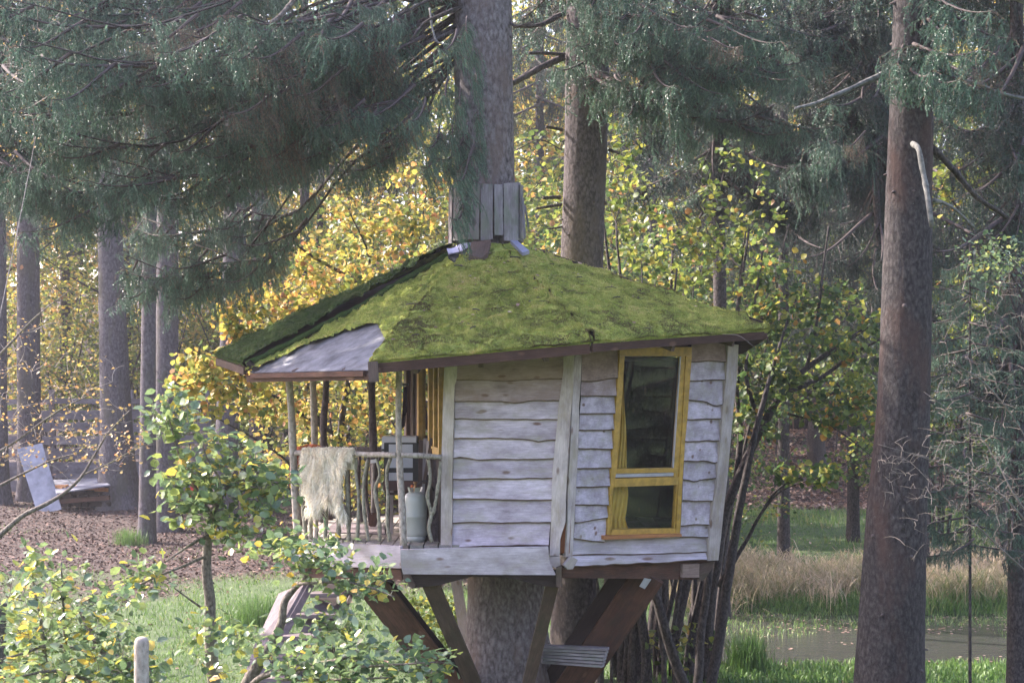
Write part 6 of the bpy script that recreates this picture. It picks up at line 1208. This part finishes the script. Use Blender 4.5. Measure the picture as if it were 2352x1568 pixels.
to.parent = rc; to.matrix_parent_inverse = WM[rc.name].inverted(); q = P(452, 1135, 39.46); to.location = q; to.rotation_euler = (R(90), 0, 0)
tb = thing('garden_bench', 'low dark plank bench under the red canister', 'bench', tuple(P(460, 1180, 39.6) * [1, 1, 0] + [0, 0, gz(-6.7, 39.6)])); fbx('seat', 405, 1144.5, 500, 1149, 39.4, .4, 'strut_grey', tb)
for u in (412, 492): fbx('leg', u - 3, 1149.2, u + 3, 1200, 39.5, .3, 'dark', tb)
po = thing('fence_post', 'round topped grey wooden post in the lower left foreground', 'post', tuple(P(325, 1568, 8.6) * [1, 1, 0])); pc = P(325, 1568, 8.6)
zt = P(325, 1461, 8.6)[2]; lathe('post', [(.035, 0), (.0345, zt - .034), (.032, zt - .018), (.025, zt - .006), (.012, zt - .001), (0, zt)], (pc[0], pc[1], 0), M['pole'], po, 24)
stump = thing('tree_stump', 'grey lichen covered trunk piece at the left edge behind the apple leaves', 'stump', tuple(P(-8, 1450, 20) * [1, 1, 0])); add_tube('stump', [P(-14, 1640, 20), P(-10, 1500, 20), P(-6, 1385, 20)], .13, .10, M['bark_left'], stump, 14, 14, .01, 3, .08)
sh = thing('wooden_shed', 'pale wooden shed far behind the leaf covered slope on the right', 'shed', tuple(P(1930, 1010, 64) * [1, 1, 0] + [0, 0, gz(11.5, 64)]))
for i in range(18):
    u0 = 1790 + i * 20; fbx('board', u0, 905, u0 + 19, 978 if u0 > 1860 else 1022, 64, .04, 'barn', sh)
fbx('base_wall', 1862, 979, 2150, 1006, 63.9, .3, 'fence', sh); fbx('back_body', 1792, 900, 2146, 1000, 64.1, 3.0, 'dark', sh); fbx('roof', 1780, 880, 2160, 899, 63.4, 4.5, 'fence', sh)
wn = fbx('window', 1925, 925, 1962, 962, 63.96, .04, 'trim', sh); fbx('pane', 1930, 930, 1957, 957, 63.93, .03, 'black', wn)
# small trunks on the slope
for i, (u, v0, v1, d, r, lb) in enumerate(((1918, 1085, 950, 51, .035, 'thin sapling stem left of the two on the leafy slope'), (1958, 1075, 980, 51.5, .06, 'short leaning stem on the leafy slope beside the rusty trunk'), (1780, 1110, 960, 50, .03, 'thin stem on the leafy slope near the house corner'))):
    t = thing('sapling', lb, 'sapling', tuple(P(u, v0, d))); add_tube('stem', [P(u, v0 + 8, d), P(u + 3, (v0 + v1) / 2, d), P(u + 10, v1, d)], r, r * .6, M['bark_mid'], t, 8, 6, .02, i)
# thin air of the wood: a faint autumn haze
HZ = True
if HZ:
    mb = MB(); x0, x1, y0, y1, z0, z1 = -243, 243, -183, 323, -2, 46
    mb.box(((x0 + x1) / 2, (y0 + y1) / 2, (z0 + z1) / 2), (x1 - x0, 0, 0), (0, y1 - y0, 0), (0, 0, z1 - z0))
    m = D.materials.new('haze_air'); m.use_nodes = True; n = m.node_tree.nodes; l = m.node_tree.links; n.clear(); o_ = n.new('ShaderNodeOutputMaterial'); v = n.new('ShaderNodeVolumePrincipled')
    v.inputs['Density'].default_value = .0007; v.inputs['Color'].default_value = (.86, .87, .95, 1); v.inputs['Anisotropy'].default_value = .5; l.new(v.outputs[0], o_.inputs['Volume'])
    hz_ = mb.build('haze', m); hz_['kind'] = 'stuff'; hz_['label'] = 'faint haze in the wood'
